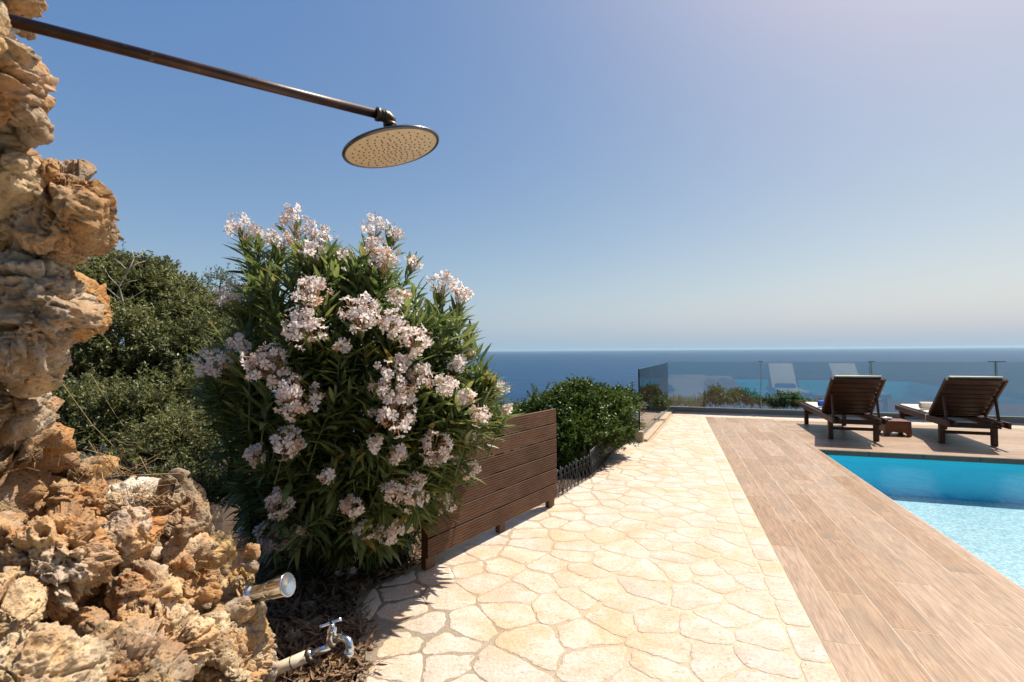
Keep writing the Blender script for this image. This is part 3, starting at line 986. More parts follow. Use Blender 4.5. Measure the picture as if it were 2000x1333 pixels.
def instance(tpl, pos, R, scale):
    V, Q, mid = tpl
    N = len(pos); n = len(V)
    sc = np.asarray(scale)
    if sc.ndim == 1: sc = np.repeat(sc[:, None], 3, 1)
    VV = np.einsum('nij,nkj->nki', R, V[None] * sc[:, None, :]) + pos[:, None, :]
    QQ = (Q[None] + (np.arange(N) * n)[:, None, None]).reshape(-1, Q.shape[1])
    return VV.reshape(-1, 3), QQ, np.tile(mid, N), n

def unit(v): return v / (np.linalg.norm(v, axis=-1, keepdims=True) + 1e-9)

# ---------------- oleander
OL_LEAF = M_leaf('oleander_leaf', (0.030, 0.058, 0.016), (0.19, 0.235, 0.08), 0.42, 0.32, old=(0.26, 0.20, 0.05), spec=0.6, midrib=(0.22, 0.28, 0.12))
OL_STEM = M_plain('oleander_stem', (0.20, 0.17, 0.11), 0.8, nscale=40)
OL_TWIG = M_plain('oleander_twig', (0.10, 0.15, 0.05), 0.7, nscale=40)
def m_petal():
    t = NT('oleander_petal'); a = t.attr('rad'); b = t.attr('rnd')
    c = t.ramp(a, [(0.0, (0.66, 0.38, 0.26)), (0.16, (0.86, 0.68, 0.60)), (0.4, (0.92, 0.84, 0.79)), (1.0, (0.95, 0.90, 0.87))])
    c = t.mix(t.ramp(b, [(0.85, 0.0), (1.0, 0.8)]), c, (0.62, 0.33, 0.16))
    bs = t.bsdf(c, 0.55, **{'Specular IOR Level': 0.25})
    tr = t.n('BsdfTranslucent', {'Color': c})
    return t.done(t.n('MixShader', {0: 0.5, 1: bs, 2: tr}))
PETAL = m_petal()
BUD = M_plain('oleander_bud', (0.60, 0.36, 0.24), 0.6, nscale=80, var=0.4)

OC = np.array([665.0, 800.0]); ODC = 3.20; OR = 0.72
OPOLY = np.array([(455, 455), (520, 450), (575, 430), (640, 455), (690, 485), (728, 440), (775, 460), (800, 500), (822, 525), (862, 548), (925, 585), (932, 640), (915, 690), (975, 740), (1000, 790), (985, 815), (935, 850), (905, 905), (872, 985), (835, 1040), (780, 1060), (730, 1095), (690, 1112), (600, 1095), (540, 1100), (495, 1070), (470, 1020), (425, 960), (395, 900), (385, 820), (382, 730), (400, 660), (440, 600), (455, 520)], float)
_pa = np.arctan2(OPOLY[:, 1] - OC[1], OPOLY[:, 0] - OC[0]); _pr = np.linalg.norm(OPOLY - OC, axis=1)
_o = np.argsort(_pa); _pa = _pa[_o]; _pr = _pr[_o]
_pa3 = np.concatenate([_pa - 2 * math.pi, _pa, _pa + 2 * math.pi]); _pr3 = np.tile(_pr, 3)
def o_rr(px, py):
    a = np.arctan2(py - OC[1], px - OC[0]); return np.hypot(px - OC[0], py - OC[1]) / np.interp(a, _pa3, _pr3)
def o_depth(px, py, f=1.0):
    rr_ = np.minimum(o_rr(px, py), 1.0)
    return ODC - OR * f * np.sqrt(1 - rr_ ** 2 * 0.98)
FLOWERS = [(468, 442, 28), (500, 457, 15), (575, 433, 33), (545, 469, 28), (620, 463, 34), (614, 489, 24), (674, 505, 26), (731, 442, 27), (770, 457, 17), (734, 487, 26), (752, 509, 30),
    (806, 512, 15), (611, 571, 38), (457, 577, 36), (704, 616, 42), (594, 640, 42), (866, 556, 30), (899, 577, 22), (779, 583, 20), (770, 634, 28), (812, 666, 33), (668, 676, 12),
    (422, 705, 38), (470, 678, 24), (527, 716, 48), (785, 703, 12), (911, 693, 20), (896, 712, 18), (770, 748, 46), (827, 733, 26), (872, 754, 26), (911, 775, 16), (582, 780, 44),
    (770, 808, 44), (935, 814, 22), (976, 757, 17), (991, 799, 10), (560, 866, 32), (500, 889, 20), (852, 874, 32), (912, 851, 22), (890, 889, 12), (777, 889, 16), (732, 866, 14),
    (912, 911, 26), (807, 960, 36), (765, 962, 22), (867, 984, 22), (549, 982, 28), (687, 990, 22), (710, 1035, 20), (757, 1035, 30), (800, 1024, 18), (530, 1046, 30), (511, 1074, 19),
    (577, 1046, 22), (477, 1046, 13), (560, 1078, 14), (684, 1100, 25), (654, 1115, 16), (640, 930, 12), (850, 900, 12)]

def flower_template():
    V = []; Q = []; rad = []
    for k in range(5):
        a = 2 * math.pi * k / 5
        ca, sa = math.cos(a), math.sin(a)
        base = len(V)
        rows = [(0.05, 0.05, -0.30), (0.22, 0.12, -0.05), (0.55, 0.30, 0.10), (0.85, 0.40, 0.08), (1.0, 0.26, 0.02)]
        for (rr_, w, z) in rows:
            for j, s_ in enumerate((-1, 0, 1)):
                x = rr_ - (0.06 if j == 1 and rr_ > 0.9 else 0); y = s_ * w + 0.10 * rr_
                zz = z - (0.05 if j == 1 else 0) + 0.10 * s_ * rr_
                V.append((x * ca - y * sa, x * sa + y * ca, zz)); rad.append(rr_)
        for i in range(len(rows) - 1):
            for j in range(2):
                p = base + 3 * i + j
                Q.append((p, p + 3, p + 4, p + 1))
    # column below the throat
    base = len(V)
    for i, (r_, z) in enumerate(((0.10, -0.28), (0.07, -0.9))):
        for k in range(5):
            a = 2 * math.pi * k / 5
            V.append((r_ * math.cos(a), r_ * math.sin(a), z)); rad.append(0.05)
    for k in range(5):
        k2 = (k + 1) % 5
        Q.append((base + k, base + k2, base + 5 + k2, base + 5 + k))
    return np.array(V), np.array(Q), np.array(rad)
FT = flower_template()

obase = ground(640, 1075, -0.03)
ole = empty('oleander_bush', obase)
tag(ole, 'large oleander bush covered in pale pink flower clusters', 'oleander bush')
ro = np.random.default_rng(12)
def world_dirs_out(P):
    cen = at(OC[0], OC[1] + 60, ODC + 0.1)
    return unit(P - cen)

# shoots: those that carry flower clusters, and leafy ones filling the crown
S = []
for (px, py, r_) in FLOWERS:
    rrv = o_rr(px, py)
    d = o_depth(px, py) + (-0.05 if rrv < 0.9 else 0.12) - (0.05 if py > 840 else 0)
    S.append((px, py, d, r_))
fl_tip = np.array([at(px, py, d) for px, py, d, r_ in S])
tips = [at(px, py + r_ * 0.8, d + 0.03) for px, py, d, r_ in S]
N = 0
while N < 700:
    px = ro.uniform(370, 1010); py = ro.uniform(425, 1118)
    rrv = o_rr(px, py)
    if rrv > (0.90 if py < 640 else 0.97): continue
    h = OR * math.sqrt(1 - min(rrv, 1) ** 2)
    q = ro.random() ** 1.6
    d = ODC - h * 0.97 + q * h * 2.0
    P = at(px, py, d)
    if P[2] < 0.06: continue
    if px < 450 and py > 760 and ro.random() < 0.6: continue
    # keep the crown off the timber screen
    a_, b_ = toD(P)
    if P[2] < 0.95 and b_ > 2.6 and b_ < 4.5 and abs(a_ - (-1.5 + (b_ - 2.78) * 0.30)) < 0.07: continue
    if perlin(np.array([[px / 55, py / 55, d * 3.0]]), 12)[0] > 0.16 and ro.random() < 0.8: continue
    # a few gaps so that the sky shows through
    if py < 640 and perlin(np.array([[px / 34, py / 34, 0.0]]), 8)[0] > (0.10 if py < 560 else 0.25) and ro.random() < 0.88: continue
    tips.append(P); N += 1
tips = np.array(tips)
out = world_dirs_out(tips)
sd = unit(out * 0.7 + np.array([0, 0, 0.6]) + ro.normal(size=tips.shape) * 0.32)
Lp = []; Ld = []; Ls = []; Lr = []; twigs = []
for i, (P, dv) in enumerate(zip(tips, sd)):
    ln = ro.uniform(0.16, 0.30)
    a = np.cross(dv, [0.3, 0.2, 1]); a /= np.linalg.norm(a); b = np.cross(dv, a)
    nw = int(ln / 0.026)
    ph = ro.random() * 6.28
    c0 = P - dv * ln + np.array([0, 0, -0.02])
    twigs.append(tube_arrays([c0 - dv * 0.12 + np.array([0, 0, -0.05]), c0, (c0 + P) / 2 + ro.normal(size=3) * 0.006, P], [0.0045, 0.004, 0.003, 0.0022], 5))
    for w_ in range(nw):
        t = (w_ + 0.5) / nw
        base = c0 + (P - c0) * t
        spread = math.radians(72 - 42 * t + ro.normal() * 8)
        for k in range(3):
            if ro.random() < 0.08: continue
            an = ph + w_ * 1.05 + k * 2.094 + ro.normal() * 0.15
            dirv = dv * math.cos(spread) + (a * math.cos(an) + b * math.sin(an)) * math.sin(spread)
            Lp.append(base); Ld.append(dirv); Ls.append(ro.uniform(0.09, 0.195) * (1 - 0.35 * max(0, t - 0.7) / 0.3))
            Lr.append(ro.random())
Lp = np.array(Lp); Ld = np.array(Ld); Ls = np.array(Ls); Lr = np.array(Lr)
Ld = unit(Ld + np.array([0, 0, 0.06]))
okz = (Lp[:, 2] + Ld[:, 2] * Ls > 0.02)
Lp, Ld, Ls, Lr = Lp[okz], Ld[okz], Ls[okz], Lr[okz]
tpl = leaf_template(4, 1.0, 0.19, 0.35, 0.10, 0.85)
R = frames(Ld, ro, upness=0.75)
# the leaves that show largest become parts, the rest is foliage
q = Lp - EYE
dep = q @ FW
lpx = 1000 + FPX * (q @ RT) / dep; lpy = 666.5 - FPX * (q @ UP) / dep
front = dep - np.array([o_depth(x, y) for x, y in zip(lpx, lpy)])
score = front + 0.25 * ro.random(len(front)) - 0.8 * Ls / 0.15 * 0.1
order = np.argsort(score)
one = order[:290]; rest = order[290:]
VV, QQ, mid, n = instance(tpl, Lp[rest] - obase, R[rest], Ls[rest])
fo = link('foliage', npmesh('foliage', VV, QQ, OL_LEAF, {'rnd': np.repeat(Lr[rest], n), 'mid': mid}, smooth=True), ole)
fo['kind'] = 'stuff'
lv = []
for k in range(12):
    V_, Q_, m_ = tpl
    bend = leaf_template(4, 1.0, 0.19, 0.35, 0.05 + 0.03 * k, 0.85)[0]
    lv.append(npmesh('leaf', bend, Q_, OL_LEAF, {'rnd': np.full(len(V_), (k + 0.5) / 12.5), 'mid': m_}, smooth=True))
for j in one:
    Mx = Matrix([[*(R[j][r_] * Ls[j]), (Lp[j] - obase)[r_]] for r_ in range(3)] + [[0, 0, 0, 1]])
    link('leaf', lv[int(Lr[j] * 11.99)], ole, Mx)
V, F = merge(twigs)
tw = link('twigs', npmesh('twigs', V - obase, F, OL_TWIG, smooth=True), ole); tw['kind'] = 'stuff'
# main stems
for k in range(26):
    T = tips[ro.integers(len(FLOWERS), len(tips))] * 1.0
    b0 = obase + np.array([ro.uniform(-0.32, 0.28), ro.uniform(-0.12, 0.28), -0.02])
    T = b0 + (T - b0) * 0.86
    m1 = b0 + (T - b0) * 0.4 + np.array([0, 0, 0.16]) + ro.normal(size=3) * 0.04
    m2 = b0 + (T - b0) * 0.75 + np.array([0, 0, 0.10]) + ro.normal(size=3) * 0.03
    mb = MB(); mb.tube([b0 - obase, (b0 + (m1 - b0) * 0.45 + ro.normal(size=3) * 0.01) - obase, m1 - obase, m2 - obase, T - obase], [0.017, 0.015, 0.012, 0.008, 0.004], 7)
    mb.build('stem', OL_STEM, ole)
# flower clusters
fm = []
for k in range(10):
    V_, Q_, r_ = FT
    Vk = V_.copy(); Vk[:, 2] += 0.10 * perlin(np.concatenate([V_[:, :2] * 1.3, np.full((len(V_), 1), k * 1.7)], 1), 3)
    fm.append(npmesh('flower', Vk, Q_, PETAL, {'rad': r_, 'rnd': np.full(len(V_), 0.95 if k == 9 else k / 12)}, smooth=True))
nfl = 0
for i, (px, py, d, r_) in enumerate(S):
    cpos = fl_tip[i]; Rw = r_ / FPX * d * 1.05
    fs = 0.0262
    od = unit(world_dirs_out(cpos[None])[0] * 0.6 + np.array([0, -0.35, 0.45]))
    nf = int(np.clip(6 + 27 * (r_ / 40) ** 2, 5, 36))
    pts = []; tries = 0
    while len(pts) < nf and tries < 4000:
        tries += 1
        v = ro.normal(size=3); v /= np.linalg.norm(v)
        if v @ od < -0.45: continue
        p = v * Rw * ro.uniform(0.55, 1.0) * (0.85 + 0.25 * ro.random())
        if all(np.linalg.norm(p - q_) > fs * 0.85 for q_, _ in pts): pts.append((p, v))
    cl = empty('flower_cluster', (0, 0, 0)) if False else None
    VV = []; QQ = []; rad = []; rnd = []
    stalk = []; root_p = -od * Rw * 1.1 + np.array([0, 0, -0.02])
    vis = sorted(range(len(pts)), key=lambda j: -(pts[j][1] @ unit(EYE - cpos)))
    single = set(vis[:5]) if r_ > 13 else set(vis[:2])
    bud_mb = []
    mats_single = []
    for j, (p, v) in enumerate(pts):
        stalk.append(tube_arrays([root_p, root_p * 0.4 + p * 0.35, p - v * 0.012], [0.0018, 0.0014, 0.0011], 4))
        nd = unit(v * 0.9 + ro.normal(size=3) * 0.45 + unit(EYE - cpos) * 0.25)
        a = unit(np.cross(nd, [0.2, 0.9, 0.3] + ro.normal(size=3) * 0.2)); b = np.cross(nd, a)
        sz = fs * ro.uniform(0.8, 1.15)
        Rm = np.stack([a, b, nd], 1)
        if j in single:
            mats_single.append((Rm, sz, p)); continue
        VV.append((FT[0] * sz * (1, 1, ro.uniform(0.5, 2.2))) @ Rm.T + p); QQ.append(FT[1] + len(FT[0]) * (len(VV) - 1)); rad.append(FT[2]); rnd.append(np.full(len(FT[0]), ro.random()))
    # buds
    for k in range(int(nf * 0.8)):
        v = unit(ro.normal(size=3) + od * 0.9); p = v * Rw * ro.uniform(0.5, 0.9)
        bud_mb.append(tube_arrays([p, p + v * 0.006, p + v * 0.015, p + v * 0.020], [0.0012, 0.0028, 0.0022, 0.0003], 5))
    Vb, Fb = merge(stalk + bud_mb)
    if VV:
        V1 = np.concatenate(VV); Q1 = np.concatenate(QQ)
        r1 = np.concatenate(rad); n1 = np.concatenate(rnd)
        nv = len(V1)
        V2 = np.concatenate([V1, Vb]); F2 = np.concatenate([Q1] + [f + nv for f in Fb])
        me = npmesh('flower_cluster', V2, F2, [PETAL, BUD], {'rad': np.concatenate([r1, np.zeros(len(Vb))]), 'rnd': np.concatenate([n1, np.zeros(len(Vb))])}, smooth=True)
        mi = np.zeros(len(F2), np.int32); mi[len(Q1):] = 1
    else:
        F2 = np.concatenate(Fb); me = npmesh('flower_cluster', Vb, F2, [PETAL, BUD], {'rad': np.zeros(len(Vb)), 'rnd': np.zeros(len(Vb))}, smooth=True)
        mi = np.ones(len(F2), np.int32)
    me.polygons.foreach_set('material_index', mi)
    fc = link('flower_cluster', me, ole); fc.location = tuple(cpos - obase)
    for (Rm, sz, p) in mats_single:
        link('flower', fm[ro.integers(0, 10)], fc, Matrix([[*(Rm[q_] * sz), p[q_]] for q_ in range(3)] + [[0, 0, 0, 1]])); nfl += 1

# ---------------- shrubs and trees with small leaves
def crown(clumps, r, nl, size, W=0.42, squash=0.8, rag=0.5, twiglen=0.12, hemi=False):
    """clumps: list of (centre, radius). leaves sit in tufts on twigs near each clump's outside"""
    P = []; Dv = []; tot = sum(cr ** 2 for _, cr in clumps)
    tw = []
    for c_, cr in clumps:
        nt = max(3, int(nl * cr ** 2 / tot / 13))
        v = unit(r.normal(size=(nt, 3)))
        v[:, 2] = np.where(v[:, 2] < -0.3, -v[:, 2] * 0.5, v[:, 2]); v = unit(v)
        rad = cr * (r.uniform(0.35, 1.0, nt) ** 0.45) * (1 + rag * perlin(v * 2.6 + c_ * 3, 5))
        rad = np.where(r.random(nt) < rag * 0.28, rad * 1.25, rad)
        t = c_ + v * rad[:, None] * np.array([1, 1, squash])
        ax = unit(v + np.array([0, 0, 0.5]) + r.normal(size=v.shape) * 0.45)
        for k in range(13):
            s_ = r.random(nt)
            P.append(t - ax * (s_ * twiglen)[:, None])
            dv = unit(ax * (0.9 - 0.5 * s_)[:, None] + r.normal(size=v.shape) * 0.62)
            Dv.append(dv)
        tw.append((t, ax))
    return np.concatenate(P), np.concatenate(Dv), tw
DIAMOND = None
def leaves_mesh(name, P, Dv, r, size, W, mat, base, n=2, fold=0.3):
    tp = (np.array([(0, 0, 0), (0.48, -W / 2, 0.10), (1.0, 0, -0.06), (0.48, W / 2, 0.10)]), np.array([(0, 1, 2, 3)]), np.array([0, 0, 0, 0.0]))
    R = frames(Dv, r, upness=0.35)
    VV, QQ, mid, k = instance(tp, P - base, R, size * r.uniform(0.7, 1.25, len(P)))
    tint = np.clip(0.5 + 0.35 * perlin(P * 2.2, 3) + 0.25 * r.normal(size=len(P)), 0, 0.99)
    return npmesh(name, VV, QQ, mat, {'rnd': np.repeat(tint, k), 'mid': mid}, smooth=False)

BARK = M_plain('grey_bark', (0.23, 0.19, 0.15), 0.9, nscale=25, var=0.35, bump=0.6)
OLV = M_leaf('lentisk_leaf', (0.034, 0.052, 0.016), (0.23, 0.24, 0.10), 0.5, 0.28, spec=0.45)
OLV2 = M_leaf('olive_leaf', (0.045, 0.065, 0.035), (0.14, 0.17, 0.09), 0.5, 0.2, spec=0.4)
BOX = M_leaf('mastic_leaf', (0.020, 0.048, 0.008), (0.115, 0.170, 0.035), 0.45, 0.2, spec=0.3)
SCRUB = M_leaf('scrub_leaf', (0.030, 0.05, 0.014), (0.11, 0.145, 0.04), 0.6, 0.2, spec=0.3)
GLS = M_leaf('terrace_shrub_leaf', (0.022, 0.045, 0.012), (0.085, 0.125, 0.03), 0.5, 0.2, spec=0.3)

def woody(name, label, cat, base, clumps, r, nl, size, W, mat, trunk_r=0.05, twiglen=0.12, group=None, squash=0.8, limbs=True, kindname=None, n=2, rag=0.5):
    root = empty(name, base)
    tag(root, label, cat, group)
    P, Dv, tw = crown(clumps, r, nl, size, W, squash, rag=rag, twiglen=twiglen)
    keep = P[:, 2] > terrain_h(P[:, 0], P[:, 1]) + 0.02
    P, Dv = P[keep], Dv[keep]
    o = link('crown', leaves_mesh('crown', P, Dv, r, size, W, mat, base, n), root)
    o['kind'] = 'stuff'
    parts = []; tr = []
    base = np.array(base)
    cen = np.mean([c_ for c_, _ in clumps], 0)
    fork = base + (cen - base) * 0.3; fork[2] = base[2] + max(0.1, (cen[2] - base[2]) * 0.3)
    tr.append(tube_arrays([base - [0, 0, 0.1], base + (fork - base) * 0.5 + r.normal(size=3) * trunk_r * 0.5, fork], [trunk_r * 1.2, trunk_r, trunk_r * 0.85], 8))
    V, F = merge(tr)
    link('trunk', npmesh('trunk', V - base, F, BARK, smooth=True), root)
    if limbs:
        for (c_, cr) in clumps:
            m_ = fork + (c_ - fork) * 0.5 + r.normal(size=3) * 0.06 * np.linalg.norm(c_ - fork)
            parts.append(tube_arrays([fork, m_, c_ + r.normal(size=3) * cr * 0.1], [trunk_r * 0.6, trunk_r * 0.42, trunk_r * 0.2], 6))
            for _ in range(6):
                v = unit(r.normal(size=3) + [0, 0, 0.4]) * cr * 0.9
                parts.append(tube_arrays([c_, c_ + v * 0.5 + r.normal(size=3) * cr * 0.08, c_ + v], [trunk_r * 0.2, trunk_r * 0.12, trunk_r * 0.05], 4))
        V, F = merge(parts)
        bo = link('branches', npmesh('branches', V - base, F, BARK, smooth=True), root); bo['kind'] = 'stuff'
    return root

def clumps_px(lst, jitter, r):
    return [(at(px, py, d), rad / FPX * d) for (px, py, rad, d) in lst]

r1 = np.random.default_rng(31)
big = [(205, 560, 78, 5.2), (150, 610, 70, 5.0), (270, 560, 66, 5.4), (330, 575, 66, 5.5), (375, 620, 66, 5.4), (225, 520, 46, 5.4), (300, 525, 42, 5.6), (160, 530, 38, 5.2),
       (240, 650, 90, 4.9), (340, 690, 86, 4.9), (150, 700, 80, 4.7), (420, 670, 70, 5.2), (455, 740, 66, 5.0), (390, 760, 80, 4.7), (60, 650, 90, 5.1),
       (265, 610, 60, 5.3), (120, 560, 60, 5.3), (425, 600, 44, 5.6), (320, 630, 70, 5.3), (200, 750, 90, 5.2), (300, 760, 90, 5.2), (400, 830, 80, 5.2), (220, 840, 90, 5.3), (320, 850, 90, 5.3)]
cl = clumps_px(big, 0, r1)
gb = at(280, 700, 5.4); gb[2] = terrain_h(np.array([gb[0]]), np.array([gb[1]]))[0]
woody('lentisk_tree', 'broad dark green small leaved tree between the rocks and the oleander', 'tree', gb, cl, r1, 150000, 0.040, 0.42, OLV, 0.075, 0.13)
low = [(170, 790, 80, 4.2), (260, 800, 80, 4.1), (350, 850, 80, 4.0), (200, 860, 70, 3.9), (290, 890, 66, 3.7), (410, 880, 66, 3.9), (130, 830, 60, 4.1), (450, 820, 60, 4.4), (360, 940, 60, 3.6), (450, 960, 60, 3.6)]
cl = clumps_px(low, 0, r1)
gb = at(290, 880, 4.1); gb[2] = terrain_h(np.array([gb[0]]), np.array([gb[1]]))[0]
woody('low_shrub', 'low green shrub with fine twigs growing over the rubble wall at its back', 'shrub', gb, cl, r1, 60000, 0.036, 0.32, OLV, 0.03, 0.12)
far = [(430, 545, 34, 7.2), (455, 575, 34, 7.3), (415, 590, 34, 7.2), (470, 620, 40, 7.3), (440, 640, 50, 7.3), (500, 660, 50, 7.2)]
cl = clumps_px(far, 0, r1)
gb = at(455, 760, 7.3); gb[2] = terrain_h(np.array([gb[0]]), np.array([gb[1]]))[0]
woody('olive_tree', 'thin grey green olive crown rising behind the oleander at its left', 'olive tree', gb, cl, r1, 7000, 0.045, 0.25, OLV2, 0.05, 0.16)
# bare dead branch in the tree
DEAD = M_plain('dead_wood', (0.40, 0.33, 0.26), 0.85, nscale=30, var=0.25)
pts = [at(245, 640, 4.85), at(240, 590, 4.8), at(232, 560, 4.8), at(250, 530, 4.8), at(262, 505, 4.85), at(258, 488, 4.9)]
mb = MB(); mb.tube(pts, [0.012, 0.010, 0.008, 0.006, 0.004, 0.002], 6)
for (i, tx, ty) in ((1, 205, 560), (2, 205, 525), (3, 222, 505), (3, 285, 510), (1, 285, 565), (4, 275, 488), (2, 268, 548)):
    e = at(tx, ty, 4.8 + 0.05 * i); s_ = pts[i]
    mb.tube([s_, (s_ + e) / 2 + r1.normal(size=3) * 0.02, e], [0.006, 0.004, 0.0015], 5)
tag(mb.build('dead_branch', DEAD), 'bare pale dead branch standing in the dark green tree', 'branch')

rb = np.random.default_rng(41)
rnd_cl = [(1130, 800, 66, 6.3), (1075, 815, 60, 6.2), (1185, 805, 58, 6.4), (1140, 850, 80, 6.1), (1090, 870, 76, 5.9), (1190, 850, 56, 6.4), (1215, 790, 40, 6.7), (1040, 820, 40, 6.2), (1110, 775, 36, 6.4),
          (1160, 775, 34, 6.5), (1135, 765, 26, 6.4), (1110, 900, 56, 5.8), (1020, 830, 40, 6.0)]
cl = clumps_px(rnd_cl, 0, rb)
gb = at(1130, 900, 6.25); gb[2] = terrain_h(np.array([gb[0]]), np.array([gb[1]]))[0]
woody('round_bush', 'dense rounded glossy green bush behind the dark scrollwork edging', 'bush', gb, cl, rb, 90000, 0.036, 0.48, BOX, 0.05, 0.09, squash=0.95, n=2, rag=0.22)
sm = [('olive scrub between the oleander and the round bush', [(1000, 800, 26, 6.6), (980, 815, 26, 6.4), (1018, 795, 16, 6.8)], SCRUB, 2600, 0.03),
      ('yellowish shrub at the right foot of the round bush beside the first glass pane', [(1232, 800, 30, 7.6), (1222, 775, 18, 7.8), (1243, 830, 20, 7.6)], OLV, 3000, 0.03),
      ('small shrub seen through the side glass panes', [(1275, 785, 26, 9.5), (1262, 775, 15, 9.4), (1290, 790, 20, 9.6)], GLS, 2600, 0.04),
      ('low shrub behind the corner of the glass balustrade', [(1325, 786, 20, 14.0), (1350, 790, 18, 14.0), (1312, 790, 14, 14)], SCRUB, 3600, 0.05),
      ('tallest shrub beyond the front glass, left of the middle joint', [(1400, 780, 26, 14.2), (1385, 785, 22, 14.1), (1398, 764, 15, 14.2), (1415, 785, 20, 14.2), (1365, 792, 16, 14.2)], GLS, 6500, 0.06),
      ('bushy shrub beyond the front glass, just left of the middle joint', [(1445, 782, 28, 14.5), (1470, 785, 24, 14.4), (1430, 775, 20, 14.5), (1450, 768, 16, 14.5), (1488, 788, 18, 14.5)], GLS, 7500, 0.06),
      ('dark shrub beyond the front glass, just left of the blue towel', [(1535, 784, 26, 14.0), (1558, 790, 22, 13.9), (1520, 792, 18, 14), (1545, 775, 16, 14)], BOX, 6500, 0.06),
      ('narrow shrub beyond the glass right behind the blue towel', [(1590, 790, 16, 14.5), (1605, 796, 16, 14.5)], OLV, 1600, 0.06)]
for (lb, lst, mt, nl, sz) in sm:
    cl = clumps_px(lst, 0, rb)
    gb = np.mean([c_ for c_, _ in cl], 0); gb[2] = terrain_h(np.array([gb[0]]), np.array([gb[1]]))[0]
    woody('small_shrub', lb, 'shrub', gb, cl, rb, nl, sz, 0.36, mt, 0.03, 0.12, group='small shrubs round the terrace edge')

# ---------------- dry grass and stalks on the rubble wall
DRY = M_plain('dry_straw', (0.42, 0.28, 0.13), 0.8, nscale=20, var=0.3)
rg = np.random.default_rng(51)
TUFTS = [('tuft of dry straw on the wall between the tan ledge and the white slab', 205, 930, 2.0, 46, 75),
         ('dry twiggy tuft lying over the white slab', 275, 985, 1.95, 34, 62),
         ('dry grass tuft growing in the crack right of the brown boulder', 372, 1120, 1.98, 26, 70),
         ('sparse dry weeds on the pale ledge at the left edge', 70, 905, 1.75, 16, 62),
         ('small dry weed tuft on the wall left of the middle', 30, 1000, 1.55, 12, 48)]
for (lb, px, py, d, n_, ln) in TUFTS:
    b0 = at(px, py, d); mb = MB()
    for k in range(n_):
        s_ = b0 + np.array([rg.normal() * 0.05, rg.normal() * 0.03, rg.normal() * 0.01])
        v = unit(np.array([rg.normal() * 0.9, -0.2 + rg.normal() * 0.3, rg.uniform(0.2, 1.2)]))
        L = ln / FPX * d * rg.uniform(0.5, 1.5)
        m_ = s_ + v * L * 0.5 + rg.normal(size=3) * 0.012
        e = s_ + v * L + np.array([0, 0, -0.25 * L]) + rg.normal(size=3) * 0.02
        w = rg.uniform(0.0006, 0.0016)
        mb.tube([s_ - b0, m_ - b0, e - b0], [w, w * 0.9, w * 0.4], 4, caps=False)
    o = mb.build('dry_grass_tuft', DRY); o.location = tuple(b0)
    tag(o, lb, 'dry grass', 'dry tufts on the rubble wall', None)
mb = MB()
for (x0, y0, x1, y1, x2, y2, d) in ((108, 730, 180, 830, 285, 935, 2.6), (180, 735, 225, 810, 275, 880, 2.8), (150, 905, 200, 900, 330, 870, 2.6), (110, 945, 230, 930, 350, 925, 2.1)):
    mb.tube([at(x0, y0, d), at(x1, y1, d * 0.98), at(x2, y2, d * 0.95)], [0.0012, 0.0016, 0.0018], 4)
for k in range(34):
    px, py, d = rg.uniform(120, 400), rg.uniform(840, 935), rg.uniform(2.3, 3.0)
    p = at(px, py, d); v = unit(np.array([rg.normal(), rg.normal() * 0.4, 0.5 * rg.normal() + 0.2])) * rg.uniform(0.1, 0.28)
    mb.tube([p, p + v * 0.5 + rg.normal(size=3) * 0.012, p + v], [0.0016, 0.0013, 0.0006], 4)
tag(mb.build('dry_stalks', DRY), 'long thin dry stalks leaning in front of the dark shrubs', 'dry stalks', None, 'stuff')
# ------------------------------------------------------------------ LITTER AND PEBBLES on the soil bed
LIT = M_plain('dead_leaf', (0.20, 0.115, 0.06), 0.8, nscale=10, var=0.5)
PEB = M_limestone('pebble_stone', (0.26, 0.18, 0.11), (0.30, 0.16, 0.08), 0.4, 3.0, 0.3)
rl = np.random.default_rng(61)
def on_bed(n, y0=1040, y1=1345, x0=480, x1=850):
    out_ = []
    while len(out_) < n:
        px, py = rl.uniform(x0, x1), rl.uniform(y0, y1)
        P = ground(px, py, -0.03); a_, b_ = toD(P)
        if a_ > left_edge(b_) - 0.03: P[2] = 0.002
        if a_ < left_edge(b_) + (0.07 if rl.random() < 0.2 else 0.01): out_.append(P)
    return np.array(out_)
V0, F0 = ico(1)
P = on_bed(750)
parts = []
for p in P:
    s_ = rl.uniform(0.004, 0.016) * (1 + (rl.random() < 0.05) * 1.5)
    v = V0 * (1 + 0.25 * rl.normal(size=(len(V0), 1))) * s_ * [1, rl.uniform(0.6, 1), 0.65]
    parts.append((v @ rotz(rl.uniform(0, 6.3)).T + p + [0, 0, s_ * 0.3], F0))
V, F = merge(parts)
tag(link('bed_pebbles', npmesh('bed_pebbles', V, F, PEB)), 'brown pebbles and crumbs of soil on the planting bed', 'pebbles', None, 'stuff')
P = on_bed(2800)
tp = leaf_template(3, 1.0, 0.22, 0.6, -0.25, 0.9)
Dv = unit(np.stack([rl.normal(size=len(P)), rl.normal(size=len(P)), 0.25 * np.abs(rl.normal(size=len(P)))], 1))
VV, QQ, mid, n = instance(tp, P + [0, 0, 0.006] + np.stack([np.zeros(len(P))] * 2 + [rl.uniform(0, 0.03, len(P))], 1), frames(Dv, rl, upness=0.5), rl.uniform(0.02, 0.075, len(P)))
tag(link('leaf_litter', npmesh('leaf_litter', VV, QQ, LIT)), 'dead leaves and twigs scattered on the planting bed', 'leaf litter', None, 'stuff')
parts = []
